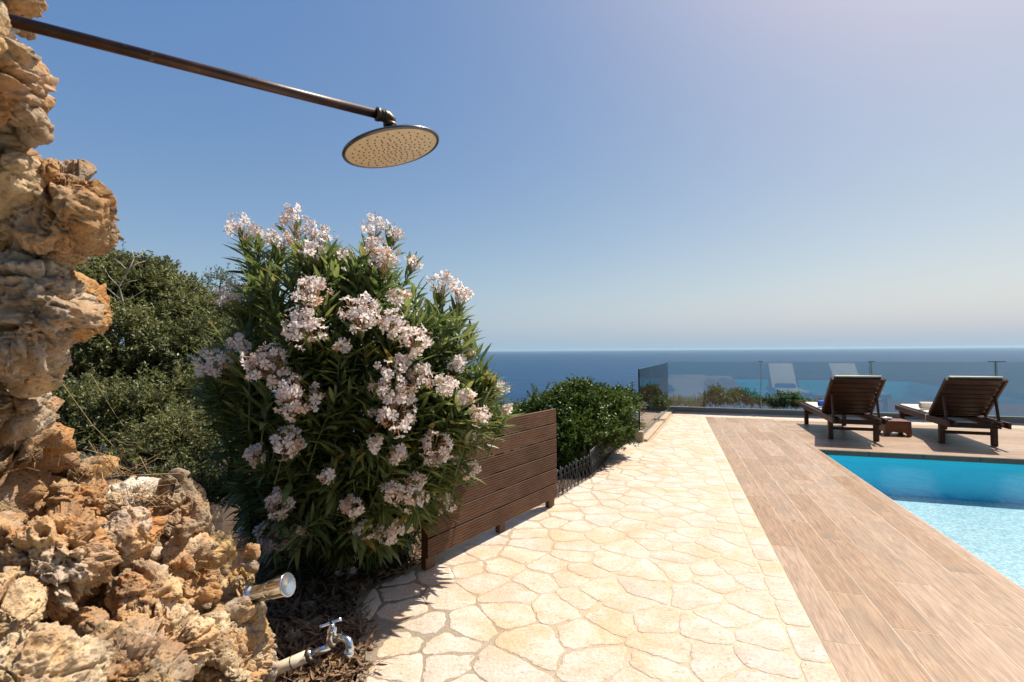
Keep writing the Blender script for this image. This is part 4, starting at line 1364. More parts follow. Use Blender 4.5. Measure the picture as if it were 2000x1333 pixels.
for p in on_bed(260):
    v = unit(np.array([rl.normal(), rl.normal(), 0.12 * abs(rl.normal())])) * rl.uniform(0.04, 0.18)
    m_ = p + v * 0.5 + rl.normal(size=3) * 0.006
    parts.append(tube_arrays([p + [0, 0, 0.006], m_ + [0, 0, 0.012], p + v + [0, 0, 0.010]], [0.0018, 0.0016, 0.0009], 4))
V, F = merge(parts)
tag(link('twig_litter', npmesh('twig_litter', V, F, DRY, smooth=True)), 'dry twigs lying on the dark planting bed', 'twigs', None, 'stuff')
for k, (px, py, s_) in enumerate(((575, 1245, 26), (600, 1185, 15), (655, 1295, 13), (690, 1215, 16))):
    P = ground(px, py, -0.02)
    o = rock(px, py, float((P - EYE) @ FW), s_, s_ * 0.7, 300 + k, [L_BROWN, L_BROWN, L_OCHRE, L_OCHRE][k], 4, None, 0.2)
    o.name = 'bed_stone'
    tag(o, ['largest dark stone on the soil left of the tap', 'small dark stone on the shaded soil above the tap', 'ochre stone just below the tap spout', 'pale ochre stone lying behind the tap handle'][k], 'stone', 'loose stones on the planting bed')

# ------------------------------------------------------------------ SHOWER
def m_rustpipe():
    t = NT('brown_copper_pipe'); o = t.obj()
    c = t.ramp(t.noise(t.map(o, (1, 1, 1)), 9, 7, 0.65), [(0.35, (0.030, 0.014, 0.009)), (0.6, (0.075, 0.030, 0.018)), (0.75, (0.11, 0.065, 0.04))])
    sp = t.ramp(t.noise(o, 60, 3, 0.6), [(0.66, 0.0), (0.74, 0.5)])
    c = t.mix(sp, c, (0.35, 0.27, 0.16))
    return t.done(t.bsdf(c, 0.42, t.bump(t.noise(o, 80, 4), 0.2, 0.002), Metallic=0.15))
PIPE = m_rustpipe()
CHROME = M_plain('dull_chrome', (0.66, 0.70, 0.75), 0.17, 1.0, 0.1, 20)
GUN = M_plain('dark_chrome', (0.13, 0.13, 0.14), 0.3, 0.9, 0.15, 30)
FACE = M_plain('limescaled_face', (0.60, 0.49, 0.33), 0.55, 0.0, 0.12, 40)
NOZ = M_plain('nozzle_rubber', (0.14, 0.09, 0.05), 0.7)
BRONZE = M_plain('weathered_brass', (0.10, 0.075, 0.045), 0.45, 0.6, 0.5, 60, 0.3)
pe = at(746, 226, 1.30); ps = at(10, 38, 0.915); ps[2] = pe[2]
shower = empty('garden_shower', ps)
tag(shower, 'brown pipe shower arm from the rock with round rain head', 'shower')
ax = unit(pe - ps)
mb = MB(); mb.tube([ps - ax * 0.05 - ps, (ps + pe) / 2 - ps, pe - ps], 0.0118, 20)
mb.build('pipe', PIPE, shower)
mb = MB()
e0 = pe - ax * 0.012
corner = pe + ax * 0.022
hd = at(765, 256, 1.30)
down = np.array([0, 0, -1.0])
arc = [e0 - ps, pe + ax * 0.004 - ps, corner - ax * 0.008 - ps, corner + down * 0.006 + ax * 0.001 - ps, corner + down * 0.020 - ps]
mb.tube(arc, [0.0158, 0.0158, 0.0156, 0.0155, 0.0158], 20)
mb.tube([e0 - ax * 0.004 - ps, e0 + ax * 0.006 - ps], 0.0178, 20)
mb.tube([pe + ax * 0.006 - ps, pe + ax * 0.010 - ps], 0.0172, 20)
mb.tube([corner + down * 0.016 - ps, corner + down * 0.024 - ps], 0.0178, 20)
mb.build('elbow', BRONZE, shower)
hn = np.array([math.sin(math.radians(-14)), math.sin(math.radians(-4)), 1]); hn = unit(hn)
hc = at(765, 290, 1.30)
mb = MB(); mb.tube([corner + down * 0.022 - ps, hc + hn * 0.012 - ps], 0.0125, 18)
mb.build('neck', GUN, shower)
e1 = unit(np.cross([0, 1, 0], hn)); e2 = np.cross(hn, e1)
MH = Matrix([[*[e1[r_], e2[r_], hn[r_]], (hc - ps)[r_]] for r_ in range(3)] + [[0, 0, 0, 1]])
mb = MB(); Rh = 0.13
mb.lathe([(0.0, 0.014), (0.016, 0.014), (0.020, 0.010), (0.06, 0.0085), (0.115, 0.0065), (0.1275, 0.004), (0.130, 0.0), (0.1285, -0.0035), (0.1235, -0.0045), (0.1215, -0.002)], None, 72)
head = mb.build('shower_head', GUN, shower, MH)
mb = MB(); mb.lathe([(0.1216, -0.0022), (0.119, -0.0038), (0.0, -0.0042)], None, 72)
mb.build('spray_plate', FACE, head)
mb = MB()
for ri, (r_, cnt) in enumerate(((0.012, 6), (0.024, 12), (0.036, 12), (0.049, 18), (0.062, 18), (0.075, 24), (0.089, 24), (0.104, 24))):
    for k in range(cnt):
        a = 2 * math.pi * (k + (0.5 if ri % 2 else 0)) / cnt
        x, y = r_ * math.cos(a), r_ * math.sin(a)
        mb.lathe([(0.0019, -0.0040), (0.0017, -0.0062), (0.0, -0.0064)], Matrix.Translation((x, y, 0)), 7)
o = mb.build('nozzles', NOZ, head)
o['kind'] = 'stuff'

# ------------------------------------------------------------------ FOOT VALVE AND TAP
def frame_to(p, v):
    v = unit(np.array(v)); a = unit(np.cross([0, 0, 1.0], v)); b = np.cross(v, a)
    return Matrix([[a[r_], b[r_], v[r_], p[r_]] for r_ in range(3)] + [[0, 0, 0, 1]])
p0, p1 = at(490, 1164, 1.98), at(566, 1141, 1.95)
va = empty('push_valve', p0)
tag(va, 'flared chrome push valve sticking out of the ochre rock', 'valve')
Ml = frame_to((0, 0, 0), p1 - p0); Lv = float(np.linalg.norm(p1 - p0)); k_ = Lv / 0.168
mb = MB(); mb.lathe([(0.0, -0.004), (0.044, -0.004), (0.046, 0.0), (0.046, 0.010), (0.040, 0.016), (0.034, 0.022)], Ml, 40); mb.build('flange', CHROME, va)
mb = MB(); mb.lathe([(0.034, 0.020), (0.033, 0.045), (0.0345, 0.080), (0.036, 0.086), (0.0345, 0.090)], Ml, 40); mb.build('body', CHROME, va)
mb = MB(); mb.lathe([(0.0335, 0.088), (0.036, 0.092), (0.040, 0.115), (0.0455, Lv - 0.016), (0.0465, Lv - 0.011), (0.0455, Lv - 0.007), (0.042, Lv - 0.007), (0.0, Lv - 0.012)], Ml, 40)
mb.build('push_cap', CHROME, va)
# tap
t0, t1, t2 = at(515, 1318, 1.98), at(604, 1280, 2.0), at(645, 1262, 2.02)
tap = empty('garden_tap', (t2[0], t2[1], -0.03))
tp0 = np.array(tap.location)
PVC = M_plain('stained_plastic_pipe', (0.62, 0.52, 0.38), 0.5, 0.0, 0.25, 25)
tag(tap, 'chrome garden tap with cross handle on a beige plastic pipe', 'tap')
dv = unit(t1 - t0)
mb = MB(); mb.tube([t0 - dv * 0.05 - tp0, t1 - tp0], 0.0235, 24); mb.build('supply_pipe', PVC, tap)
mb = MB()
tm = t0 + (t1 - t0) * 0.62; mb.tube([tm - tp0, tm + dv * 0.004 - tp0], 0.0243, 24); mb.build('pipe_band', BRONZE, tap)
mb = MB()
mb.tube([t1 - dv * 0.006 - tp0, t1 + dv * 0.008 - tp0], 0.0262, 24); mb.build('pipe_band', BRONZE, tap)
mb = MB()
mb.tube([t1 - tp0, t1 + dv * 0.012 - tp0], 0.0215, 24)
mb.tube([t1 + dv * 0.01 - tp0, t2 - tp0], [0.0155, 0.015], 24); mb.build('connector', CHROME, tap)
bd = at(648, 1236, 2.02)
mb = MB(); mb.lathe([(0.0, -0.045), (0.016, -0.043), (0.021, -0.03), (0.0235, -0.015), (0.0225, 0.0), (0.018, 0.012), (0.020, 0.016), (0.020, 0.030), (0.013, 0.036), (0.011, 0.050), (0.0, 0.050)], Matrix.Translation(Vector(bd - tp0 + [0, 0, -0.012])), 32)
mb.build('body', CHROME, tap)
sp = [at(655, 1250, 2.00), at(668, 1244, 1.97), at(680, 1252, 1.95), at(684, 1268, 1.94), at(678, 1278, 1.94)]
mb = MB(); mb.tube([q_ - tp0 for q_ in sp], [0.014, 0.016, 0.0165, 0.016, 0.017], 20); mb.tube([sp[-2] - tp0 + [0, 0, -0.006], sp[-1] - tp0 + [0, 0, -0.004]], [0.0195, 0.0195], 20); mb.build('spout', CHROME, tap)
hb = at(646, 1217, 2.02) - tp0
mb = MB(); mb.tube([hb + [0, 0, -0.022], hb + [0, 0, 0.006]], 0.0085, 16)
for an in (0.5, 0.5 + math.pi / 2):
    v = np.array([math.cos(an), math.sin(an), 0.12 * (1 if an < 1 else -1)]) * 0.043
    mb.tube([hb - v, hb - v * 0.7, hb, hb + v * 0.7, hb + v], [0.0088, 0.0062, 0.008, 0.0062, 0.0088], 12)
mb.build('handle', CHROME, tap)
# grey pipe in the shade behind the screen
pp = ground(790, 1085, -0.03)
mb = MB(); mb.tube([np.array([0, 0, -0.02]), at(802, 1060, 3.3) - pp, at(828, 1018, 3.45) - pp], 0.011, 12)
o = mb.build('irrigation_hose', M_plain('grey_hose', (0.22, 0.21, 0.19), 0.6)); o.location = tuple(pp)
tag(o, 'grey irrigation hose rising in the shade behind the timber screen', 'hose')

# ------------------------------------------------------------------ TIMBER SCREEN
SCREEN = M_wood('grooved_dark_decking', (0.043, 0.022, 0.013), (0.110, 0.059, 0.036), 1.0, 0.65, (9, 0.9, 9), groove=300, gloss=0.15)
BATTEN = M_wood('brown_batten', (0.05, 0.025, 0.013), (0.15, 0.075, 0.035), 1.0, 0.6, (9, 9, 0.9))
FA, FB = ground(831, 1117, 0.0), ground(1084, 988, 0.0)
scr = empty('timber_screen', FA)
tag(scr, 'low dark brown screen of six grooved horizontal planks', 'screen')
fy = unit((FB - FA)); fl = float(np.linalg.norm(FB - FA)); fx = np.array([fy[1], -fy[0], 0])     # fx: towards the path
RF = Matrix([[fx[r_], fy[r_], (0, 0, 1)[r_], 0] for r_ in range(3)] + [[0, 0, 0, 1]])
z = 0.083; ph_ = 0.123; gp = 0.0105
pm = None
for k in range(6):
    if pm is None:
        mb = MB(); mb.box((0, 0, 0), (0.0125, fl / 2, ph_ / 2), b=0.003); o = mb.build('plank', SCREEN, scr); pm = o.data
    else:
        o = link('plank', pm, scr)
    o.matrix_local = Matrix.Translation(Vector(fy * fl / 2)) @ RF @ Matrix.Translation((0.012 + random.uniform(-0.0008, 0.0008), random.uniform(-0.003, 0.003), z + ph_ / 2))
    z += ph_ + gp
for (t_, w) in ((0.05, 0.045), (0.815, 0.035), (fl - 0.048, 0.045)):
    mb = MB(); mb.box((0, 0, 0), (0.022, w, 0.425), b=0.003)
    mb.build('post', BATTEN, scr, Matrix.Translation(Vector(fy * t_)) @ RF @ Matrix.Translation((-0.024, 0, 0.427)))

# ------------------------------------------------------------------ SCROLLWORK EDGING between bed and path
WIRE = M_plain('painted_wire', (0.045, 0.045, 0.05), 0.45, 0.5, 0.3, 60)
WIRE2 = M_plain('weathered_wire', (0.20, 0.165, 0.14), 0.6, 0.2, 0.3, 60)
ed = [ground(x, y, 0) for x, y in ((1072, 985), (1100, 966), (1130, 948), (1158, 932), (1180, 905), (1200, 885), (1222, 868), (1240, 856))]
edr = empty('scroll_edging', ed[0])
tag(edr, 'low dark scrollwork wire edging along the curved path side', 'garden edging')
o0 = ed[0]
def arcw(a, b, f):  # point at fraction f along the ground line
    return a + (b - a) * f
for i in range(len(ed) - 1):
    a_, b_ = ed[i] - o0, ed[i + 1] - o0
    L = np.linalg.norm(b_ - a_); u_ = (b_ - a_) / L; zz = np.array([0, 0, 1.0])
    nrm_ = np.array([-u_[1], u_[0], 0])
    H = 0.27 if i >= 3 else 0.25
    mb = MB()
    mb.tube([a_ + zz * 0.02, b_ + zz * 0.02], 0.0035, 6)
    lean = nrm_ * 0.03
    ns = max(3, int(L / 0.085))
    if i >= 3:
        mb.tube([a_ + zz * H + lean, (a_ + b_) / 2 + zz * (H + 0.012) + lean, b_ + zz * H + lean], 0.006, 6, mi=1)
    for k in range(ns):
        f0, f1 = k / ns, (k + 1) / ns
        p, q_ = a_ + u_ * L * f0, a_ + u_ * L * f1
        w = L / ns
        # S scroll: up, over and curled in, both hands
        for sg in (0, 1):
            s0, s1 = (p, q_) if sg == 0 else (q_, p)
            dvv = s1 - s0
            pts = [s0, s0 + dvv * 0.25 + zz * H * 0.22, s0 + dvv * 0.75 + zz * H * 0.5, s0 + dvv * 0.9 + zz * H * 0.78, s0 + dvv * 0.55 + zz * H * 0.98, s0 + dvv * 0.15 + zz * H * 0.92, s0 + dvv * 0.12 + zz * H * 0.74, s0 + dvv * 0.4 + zz * H * 0.70]
            pts = [x_ + lean * (x_[2] / H) for x_ in pts]
            mb.tube(pts, 0.0042, 5)
        if i >= 3:
            c_ = (p + q_) / 2
            mb.tube([c_ + zz * 0.02, c_ + zz * H + lean], 0.0028, 5)
            mb.tube([p + zz * H * 0.35 + lean * .35, q_ + zz * H * 0.62 + lean * .6], 0.0028, 5)
            mb.tube([q_ + zz * H * 0.35 + lean * .35, p + zz * H * 0.62 + lean * .6], 0.0028, 5)
    mb.tube([a_ + zz * (-0.03), a_ + zz * (H + 0.02) + lean], 0.0055, 6)
    mb.build('edging_panel', [WIRE, WIRE2], edr)
# dry grey weeds along the edging
mb = MB(); rw = np.random.default_rng(71)
for k in range(90):
    f = rw.uniform(3.2, 6.9); i = int(f); p = ed[i] + (ed[i + 1] - ed[i]) * (f - i) if i < len(ed) - 1 else ed[-1]
    p = p + np.array([-0.09 - 0.09 * rw.random(), 0.05, 0])
    h = rw.uniform(0.15, 0.36)
    e = p + np.array([rw.normal() * 0.05, rw.normal() * 0.05, h])
    mb.tube([p, (p + e) / 2 + rw.normal(size=3) * 0.01, e], [0.0022, 0.002, 0.001], 4, caps=False)
    for _ in range(3):
        q_ = p + (e - p) * rw.uniform(0.55, 1); mb.tube([q_, q_ + rw.normal(size=3) * 0.022 + [0, 0, 0.012]], [0.002, 0.003], 4)
tag(mb.build('dry_weeds', M_plain('dry_weed', (0.36, 0.26, 0.20), 0.85, nscale=12, var=0.4)), 'dry grey brown weeds standing behind the scrollwork edging', 'weeds', None, 'stuff')

# ------------------------------------------------------------------ GLASS BALUSTRADE
def m_glass():
    t = NT('balustrade_glass')
    lw = t.n('Fresnel', {'IOR': 1.5})
    tr = t.n('BsdfTransparent', {'Color': (0.89, 0.945, 0.935, 1)})
    gl = t.n('BsdfGlossy', {'Color': (1, 1, 1, 1), 'Roughness': 0.0})
    return t.done(t.n('MixShader', {0: lw.outputs[0], 1: tr, 2: gl}))
def m_edge():
    t = NT('glass_edge')
    return t.done(t.bsdf((0.05, 0.13, 0.12, 1), 0.15))
GLASS, GEDGE = m_glass(), m_edge()
STEEL = M_plain('brushed_steel', (0.45, 0.46, 0.46), 0.35, 0.9, 0.1, 40)
KERB = M_plain('rendered_kerb', (0.42, 0.33, 0.23), 0.85, 0.0, 0.12, 6, 0.3)
WALLM = M_plain('rendered_low_wall', (0.30, 0.27, 0.22), 0.85, 0.0, 0.15, 4, 0.3)
DKST = M_plain('dark_post', (0.015, 0.02, 0.02), 0.3, 0.4)
def glass_panel(parent, a, b, z0, z1, th=0.012):
    a = np.array(a, float); b = np.array(b, float)
    u_ = b - a; L = np.hypot(u_[0], u_[1]); u_ = u_ / L; n_ = np.array([-u_[1], u_[0]]) * th / 2
    V = []
    for zz in (z0, z1):
        for p in (a - n_, b - n_, b + n_, a + n_): V.append((p[0], p[1], zz))
    mb = MB()
    mb.add(V, [(0, 1, 5, 4), (2, 3, 7, 6)], mi=0)
    mb.add(V, [(4, 5, 6, 7), (3, 2, 1, 0), (1, 2, 6, 5), (3, 0, 4, 7)], mi=1)
    return mb.build('glass_panel', [GLASS, GEDGE], parent)
A_, B_ = np.array([-0.46, 7.72]), np.array([-0.06, 11.60])
def wl(px):   # (across, along) where the front wall passes under photograph column px
    f_ = None
    r_ = ray(px, 800); P = None
    a0_, b0_ = -0.06, 11.62; a1_, b1_ = 6.16, 11.42
    for t_ in np.linspace(-0.1, 2.5, 2601):
        a = a0_ + (a1_ - a0_) * t_; b = b0_ + (b1_ - b0_) * t_
        w = D(a, b); x = 1000 + FPX * ((w - EYE) @ RT) / ((w - EYE) @ FW)
        if x >= px: return np.array([a, b])
side = empty('glass_balustrade'); side.rotation_euler = (0, 0, RZ)
tag(side, 'short run of glass balustrade along the path, two panes on a kerb', 'balustrade')
u_ = (B_ - A_) / np.linalg.norm(B_ - A_); n_ = np.array([u_[1], -u_[0]])
mb = MB()
mid_ = (A_ + B_) / 2; Lk = np.linalg.norm(B_ - A_)
Rk = np.array([[u_[1], u_[0], 0], [-u_[0], u_[1], 0], [0, 0, 1]])
Rk = np.stack([np.array([n_[0], n_[1], 0]), np.array([u_[0], u_[1], 0]), np.array([0, 0, 1.0])], 1)
mb.box((mid_[0] + n_[0] * 0.055, mid_[1] + n_[1] * 0.055, 0.005), (0.062, Lk / 2 + 0.03, 0.030), Rk, b=0.006)
mb.build('kerb', KERB, side)
mb = MB()
for s_ in (-1, 1):
    mb.box((mid_[0] + n_[0] * 0.014 * s_, mid_[1] + n_[1] * 0.014 * s_, 0.050), (0.004, Lk / 2, 0.016), Rk)
mb.build('channel', STEEL, side)
split = A_ + (B_ - A_) * 0.42
glass_panel(side, A_, split - u_ * 0.006, 0.040, 1.10); glass_panel(side, split + u_ * 0.006, B_ - u_ * 0.02, 0.040, 1.10)
mb = MB(); mb.box((A_[0] - u_[0] * 0.012, A_[1] - u_[1] * 0.012, 0.58), (0.010, 0.011, 0.52), Rk, b=0.002); mb.build('end_post', DKST, side)
mb = MB(); mb.box((A_[0] - u_[0] * 0.02 + n_[0] * 0.0, A_[1] - u_[1] * 0.075, 0.06), (0.06, 0.055, 0.10), Rk, b=0.006); mb.build('stone_foot', M_plain('stone_foot', (0.34, 0.27, 0.17), 0.85, 0, 0.2, 15), side)
frontb = empty('glass_balustrade'); frontb.rotation_euler = (0, 0, RZ)
tag(frontb, 'long glass balustrade on a low wall in front of the sea', 'balustrade')
w0, w1, w2, w3 = wl(1302), wl(1488), wl(1706), wl(1953)
step = w3 - w2
w4 = w3 + step * 0.95
uf = (w4 - w0) / np.linalg.norm(w4 - w0); nf_ = np.array([uf[1], -uf[0]])
Rq = np.stack([np.array([uf[0], uf[1], 0]), np.array([-uf[1], uf[0], 0]), np.array([0, 0, 1.0])], 1)
c_ = (w0 + w4) / 2; Lf = np.linalg.norm(w4 - w0)
mb = MB(); mb.box((c_[0], c_[1] + 0.06, 0.01), (Lf / 2 + 0.08, 0.075, 0.085), Rq, b=0.006); mb.build('low_wall', WALLM, frontb)
for (p, q_) in ((w0, w1), (w1, w2), (w2, w3), (w3, w4)):
    glass_panel(frontb, p + uf * 0.008 + [0, 0.06], q_ - uf * 0.008 + [0, 0.06], 0.097, 1.115)
mb = MB(); mb.box((w0[0], w0[1] + 0.05, 0.6), (0.008, 0.008, 0.51), Rq); mb.build('corner_profile', STEEL, frontb)
for i, p in enumerate((w1, w2, w3)):
    mb = MB()
    cw = (0.045, 0.055, 0.13)[i]
    mb.box((p[0], p[1] + 0.06, 1.118), (cw, 0.014, 0.007), Rq, b=0.002)
    mb.build('clamp', DKST, frontb)
    mb = MB()
    for s_ in ((-1, 1) if i == 1 else (1,)):
        mb.box((p[0] + 0.016 * s_ * (i == 1), p[1] + 0.095, 0.60), (0.007 if i != 2 else 0.011, 0.012, 0.51), Rq, b=0.002)
    mb.build('post', STEEL, frontb)

# ------------------------------------------------------------------ SUN LOUNGERS (terrace coordinates)
TEAK = M_wood('dark_teak', (0.030, 0.011, 0.006), (0.105, 0.037, 0.018), 1.0, 0.45, (9, 1, 9), gloss=0.3)
TEAKX = M_wood('dark_teak_slat', (0.020, 0.007, 0.004), (0.068, 0.022, 0.011), 1.0, 0.45, (1, 9, 9), gloss=0.25)
CLOTH = M_plain('cream_cushion', (0.74, 0.68, 0.58), 0.9, 0, 0.06, 50, 0.2)
PIPING = M_plain('dark_piping', (0.03, 0.03, 0.03), 0.7)
BRASS = M_plain('dark_bolt', (0.05, 0.045, 0.04), 0.4, 0.8)
def make_lounger(label):
    """origin on the floor at the near left leg; y runs to the foot end (the sea), x to the right"""
    t = empty('sun_lounger'); tag(t, label, 'sun lounger', 'teak sun loungers facing the sea')
    W = 0.70; X0, X1 = 0.0, W
    for i, x in enumerate((0.022, W - 0.022)):
        mb = MB(); mb.bar((x, -0.33, 0.325), (x, 1.74, 0.325), 0.030, 0.085, b=0.004); mb.build('side_rail', TEAK, t)
        mb = MB(); mb.bar((x + (0.035 if i == 0 else -0.035), -0.18, 0.275), (x + (0.035 if i == 0 else -0.035), 1.62, 0.275), 0.025, 0.03, b=0.003); mb.build('ledger', TEAK, t)
    for (x, y) in ((0.055, 0.0), (W - 0.055, 0.0), (0.055, 1.57), (W - 0.055, 1.57)):
        mb = MB(); mb.box((x, y, 0.145), (0.032, 0.032, 0.145), b=0.004); mb.build('leg', TEAK, t)
    for (y, z) in ((-0.02, 0.17), (-0.05, 0.265), (1.57, 0.21)):
        mb = MB(); mb.bar((0.06, y, z), (W - 0.06, y, z), 0.026, 0.045, b=0.003); mb.build('crossbar', TEAKX, t)
    # seat slats
    y = 0.34; k = 0; sm_ = None
    while y < 1.70:
        mb = MB(); mb.box((0, 0, 0), (W / 2 - 0.045, 0.032, 0.009), b=0.003)
        if sm_ is None: o = mb.build('seat_slat', TEAKX, t); sm_ = o.data
        else: o = link('seat_slat', sm_, t)
        o.location = (W / 2, y, 0.349); y += 0.075
    # backrest: hinge at y=0.30, z=0.36, top towards the pool
    p0 = np.array([0, 0.31, 0.385]); p1 = np.array([0, -0.28, 0.945]); d_ = unit(p1 - p0); Lb = np.linalg.norm(p1 - p0)
    nb_ = np.array([0, -d_[2], d_[1]])       # towards the pool side (back face)
    if nb_[1] > 0: nb_ = -nb_
    br = empty('backrest'); br.parent = t
    for x in (0.024, W - 0.024):
        mb = MB(); mb.bar((x, *p0[1:]), (x, *p1[1:]), 0.030, 0.05, up=tuple(nb_), b=0.003); mb.build('stile', TEAK, br)
    ns = 8; pitch = (Lb - 0.01) / ns; sm2 = None
    Rb = np.stack([np.array([1.0, 0, 0]), d_, np.cross([1.0, 0, 0], d_)], 1)
    for k in range(ns):
        c_ = p0 + d_ * (0.045 + pitch * k) - nb_ * 0.004
        mb = MB(); mb.box((0, 0, 0), (W / 2 - 0.042, pitch / 2 - 0.006, 0.009), b=0.003)
        if sm2 is None: o = mb.build('slat', TEAKX, br); sm2 = o.data
        else: o = link('slat', sm2, br)
        o.matrix_local = Matrix([[*Rb[r_], (c_ + [W / 2, 0, 0])[r_]] for r_ in range(3)] + [[0, 0, 0, 1]])
    mb = MB(); c_ = p0 + d_ * (Lb - 0.01); mb.box(c_ + [W / 2, 0, 0], (W / 2 - 0.010, 0.014, 0.022), Rb, b=0.003); mb.build('top_rail', TEAKX, br)
    # props from the backrest to the notched rails
    for x in (0.062, W - 0.062):
        q0 = p0 + d_ * (Lb * 0.60) + nb_ * 0.03; q1 = np.array([0, -0.16, 0.33])
        mb = MB(); mb.bar((x, *q0[1:]), (x, *q1[1:]), 0.022, 0.042, up=(0, 1, 0.2), b=0.003); mb.build('prop', TEAK, t)
        mb = MB(); mb.tube([(x - 0.02, *q0[1:]), (x + 0.02, *q0[1:])], 0.010, 10); mb.build('bolt', BRASS, t)
    mb = MB(); mb.bar((0.05, -0.17, 0.315), (W - 0.05, -0.17, 0.315), 0.028, 0.028, b=0.003); mb.build('prop_bar', TEAKX, t)
    for x in (0.10, W - 0.10):
        mb = MB()
        for k in range(4): mb.box((x, -0.30 + k * 0.055, 0.352), (0.014, 0.015, 0.013), b=0.002)
        mb.bar((x, -0.33, 0.33), (x, -0.06, 0.33), 0.028, 0.03, b=0.002)
        mb.build('notched_rack', TEAK, t)
    # cushion in two pads (thing resting on the lounger is built apart below)
    return t
def copy_tree(o, parent=None):
    c = o.copy(); COL.objects.link(c)
    if parent is not None: c.parent = parent
    for ch in [x for x in bpy.data.objects if x.parent == o and x not in done_]:
        copy_tree(ch, c)
    return c
done_ = set()
def place(o, a, b, rz=0.0, z=0.0):
    P = D(a, b, z); o.location = tuple(P); o.rotation_euler = (0, 0, RZ + rz)
l1 = make_lounger('left dark teak sun lounger with a rolled blue towel on its cushion')
kids = list(l1.children_recursive)
place(l1, 2.275, 8.66, math.radians(-1.5), 0.001)
l2 = l1.copy(); COL.objects.link(l2)
mp = {l1: l2}
for k in kids:
    c = k.copy(); COL.objects.link(c); c.parent = mp[k.parent]; mp[k] = c
l2['label'] = 'right dark teak sun lounger with a rolled beige towel and white cord'
place(l2, 3.69, 8.70, math.radians(-4), 0.001)

def cushion(lounger, label):
    """padded mattress lying on the slats and up the backrest"""
    prof = [(1.72, 0.358), (0.37, 0.358), (-0.285, 1.005 - 0.02)]
    W = 0.58; x0 = (0.70 - W) / 2; T = 0.042
    n = 40
    # centre line points
    L = [np.array(p) for p in prof]
    pts = []
    for i in range(2):
        for k in range(20): pts.append(L[i] + (L[i + 1] - L[i]) * k / 20)
    pts.append(L[2]); pts = np.array(pts)
    for _ in range(2): pts[1:-1] = (pts[:-2] + 2 * pts[1:-1] + pts[2:]) / 4
    tg = np.gradient(pts, axis=0); tg /= np.linalg.norm(tg, axis=1)[:, None]
    nn = np.stack([tg[:, 1], -tg[:, 0]], 1); nn[nn[:, 1] < 0] *= -1
    V = []; F = []
    sec = [(0, 0.10), (0.02, 0.0), (0.5, 0.0), (0.98, 0.0), (1, 0.10), (1, 0.8), (0.965, 1.0), (0.5, 1.06), (0.035, 1.0), (0, 0.8)]
    m = len(sec)
    for i, p in enumerate(pts):
        e = min(i, len(pts) - 1 - i); th = T * (0.55 if e == 0 else 1) * (0.93 + 0.07 * abs(math.sin(i * math.pi / 8)))
        for (sx, st) in sec:
            q_ = p + nn[i] * (th * st)
            V.append((x0 + W * sx, q_[0], q_[1]))
    for i in range(len(pts) - 1):
        for j in range(m):
            j2 = (j + 1) % m; F.append((i * m + j, i * m + j2, (i + 1) * m + j2, (i + 1) * m + j))
    F.append(tuple(range(m))); F.append(tuple(range((len(pts) - 1) * m, len(pts) * m))[::-1])
    mb = MB(); mb.add(V, F, smooth=True)
    o = mb.build('cushion', CLOTH)
    o.matrix_world = lounger.matrix_basis.copy()
    tag(o, label, 'cushion', 'cream lounger cushions')
    mb = MB(); mb.tube([(x0 - 0.002, p[0], p[1] + 0.020) for p in pts[::3]], 0.004, 6); mb.build('piping', PIPING, o)
    return o
bpy.context.view_layer.update()
cushion(l1, 'cream cushion on the left lounger, under the blue towel')
cushion(l2, 'cream cushion on the right lounger, under the beige towel')
def towel(lounger, label, col, x, y, L):
    t = NT('towel_' + ('blue' if col[2] > col[0] else 'beige')); p = t.obj()
    c = t.mix(1.0, col, t.ramp(t.noise(p, 90, 4), [(0.3, 0.8), (0.7, 1.15)]), 'MULTIPLY')
    mt = t.done(t.bsdf(c, 0.95, t.bump(t.noise(p, 220, 3), 0.8, 0.004), **{'Sheen Weight': 0.3}))
    V = []; F = []; n = 64; turns = 3.2
    # a rolled towel: cylinder with softly rounded ends and a visible spiral
    mb = MB(); R_ = 0.062
    pr_ = [(0.0, -L / 2 + 0.012), (0.012, -L / 2 + 0.004), (0.018, -L / 2 + 0.012), (0.028, -L / 2 + 0.003), (0.036, -L / 2 + 0.011), (0.047, -L / 2 + 0.001), (R_ - 0.004, -L / 2 + 0.006), (R_, -L / 2 + 0.02), (R_ + 0.002, 0), (R_, L / 2 - 0.02), (R_ - 0.004, L / 2 - 0.006), (0.047, L / 2 - 0.001), (0.036, L / 2 - 0.011), (0.028, L / 2 - 0.003), (0.0, L / 2 - 0.010)]
    mb.lathe(pr_, Matrix.Rotation(math.pi / 2, 4, 'Y') @ Matrix.Diagonal((0.9, 1.05, 1, 1)), 36)
    mb.box((0.0, -R_ * 0.98, 0.02), (L / 2 - 0.006, 0.006, 0.022), b=0.004)
    o = mb.build('rolled_towel', mt)
    o.matrix_world = lounger.matrix_basis @ Matrix.Translation((x, y, 0.411 + 0.054))
    tag(o, label, 'towel', 'rolled towels on the loungers')
towel(l1, 'rolled blue towel lying across the left lounger', (0.015, 0.09, 0.42), 0.30, 0.78, 0.46)
towel(l2, 'rolled beige towel lying across the right lounger', (0.62, 0.53, 0.44), 0.31, 0.80, 0.50)
# white cord on the right lounger's rail
mb = MB()
mb.tube([(-0.012, 0.34, 0.375), (-0.018, 0.33, 0.33), (-0.014, 0.36, 0.28), (-0.01, 0.40, 0.25)], 0.004, 8)
mb.tube([(-0.012, 0.34, 0.375), (0.02, 0.35, 0.378), (0.05, 0.36, 0.372)], 0.004, 8)
o = mb.build('tie_cord', M_plain('white_cord', (0.75, 0.7, 0.62), 0.8)); o.matrix_world = l2.matrix_basis.copy()
tag(o, 'white tie cord looped over the side rail of the right lounger', 'cord')

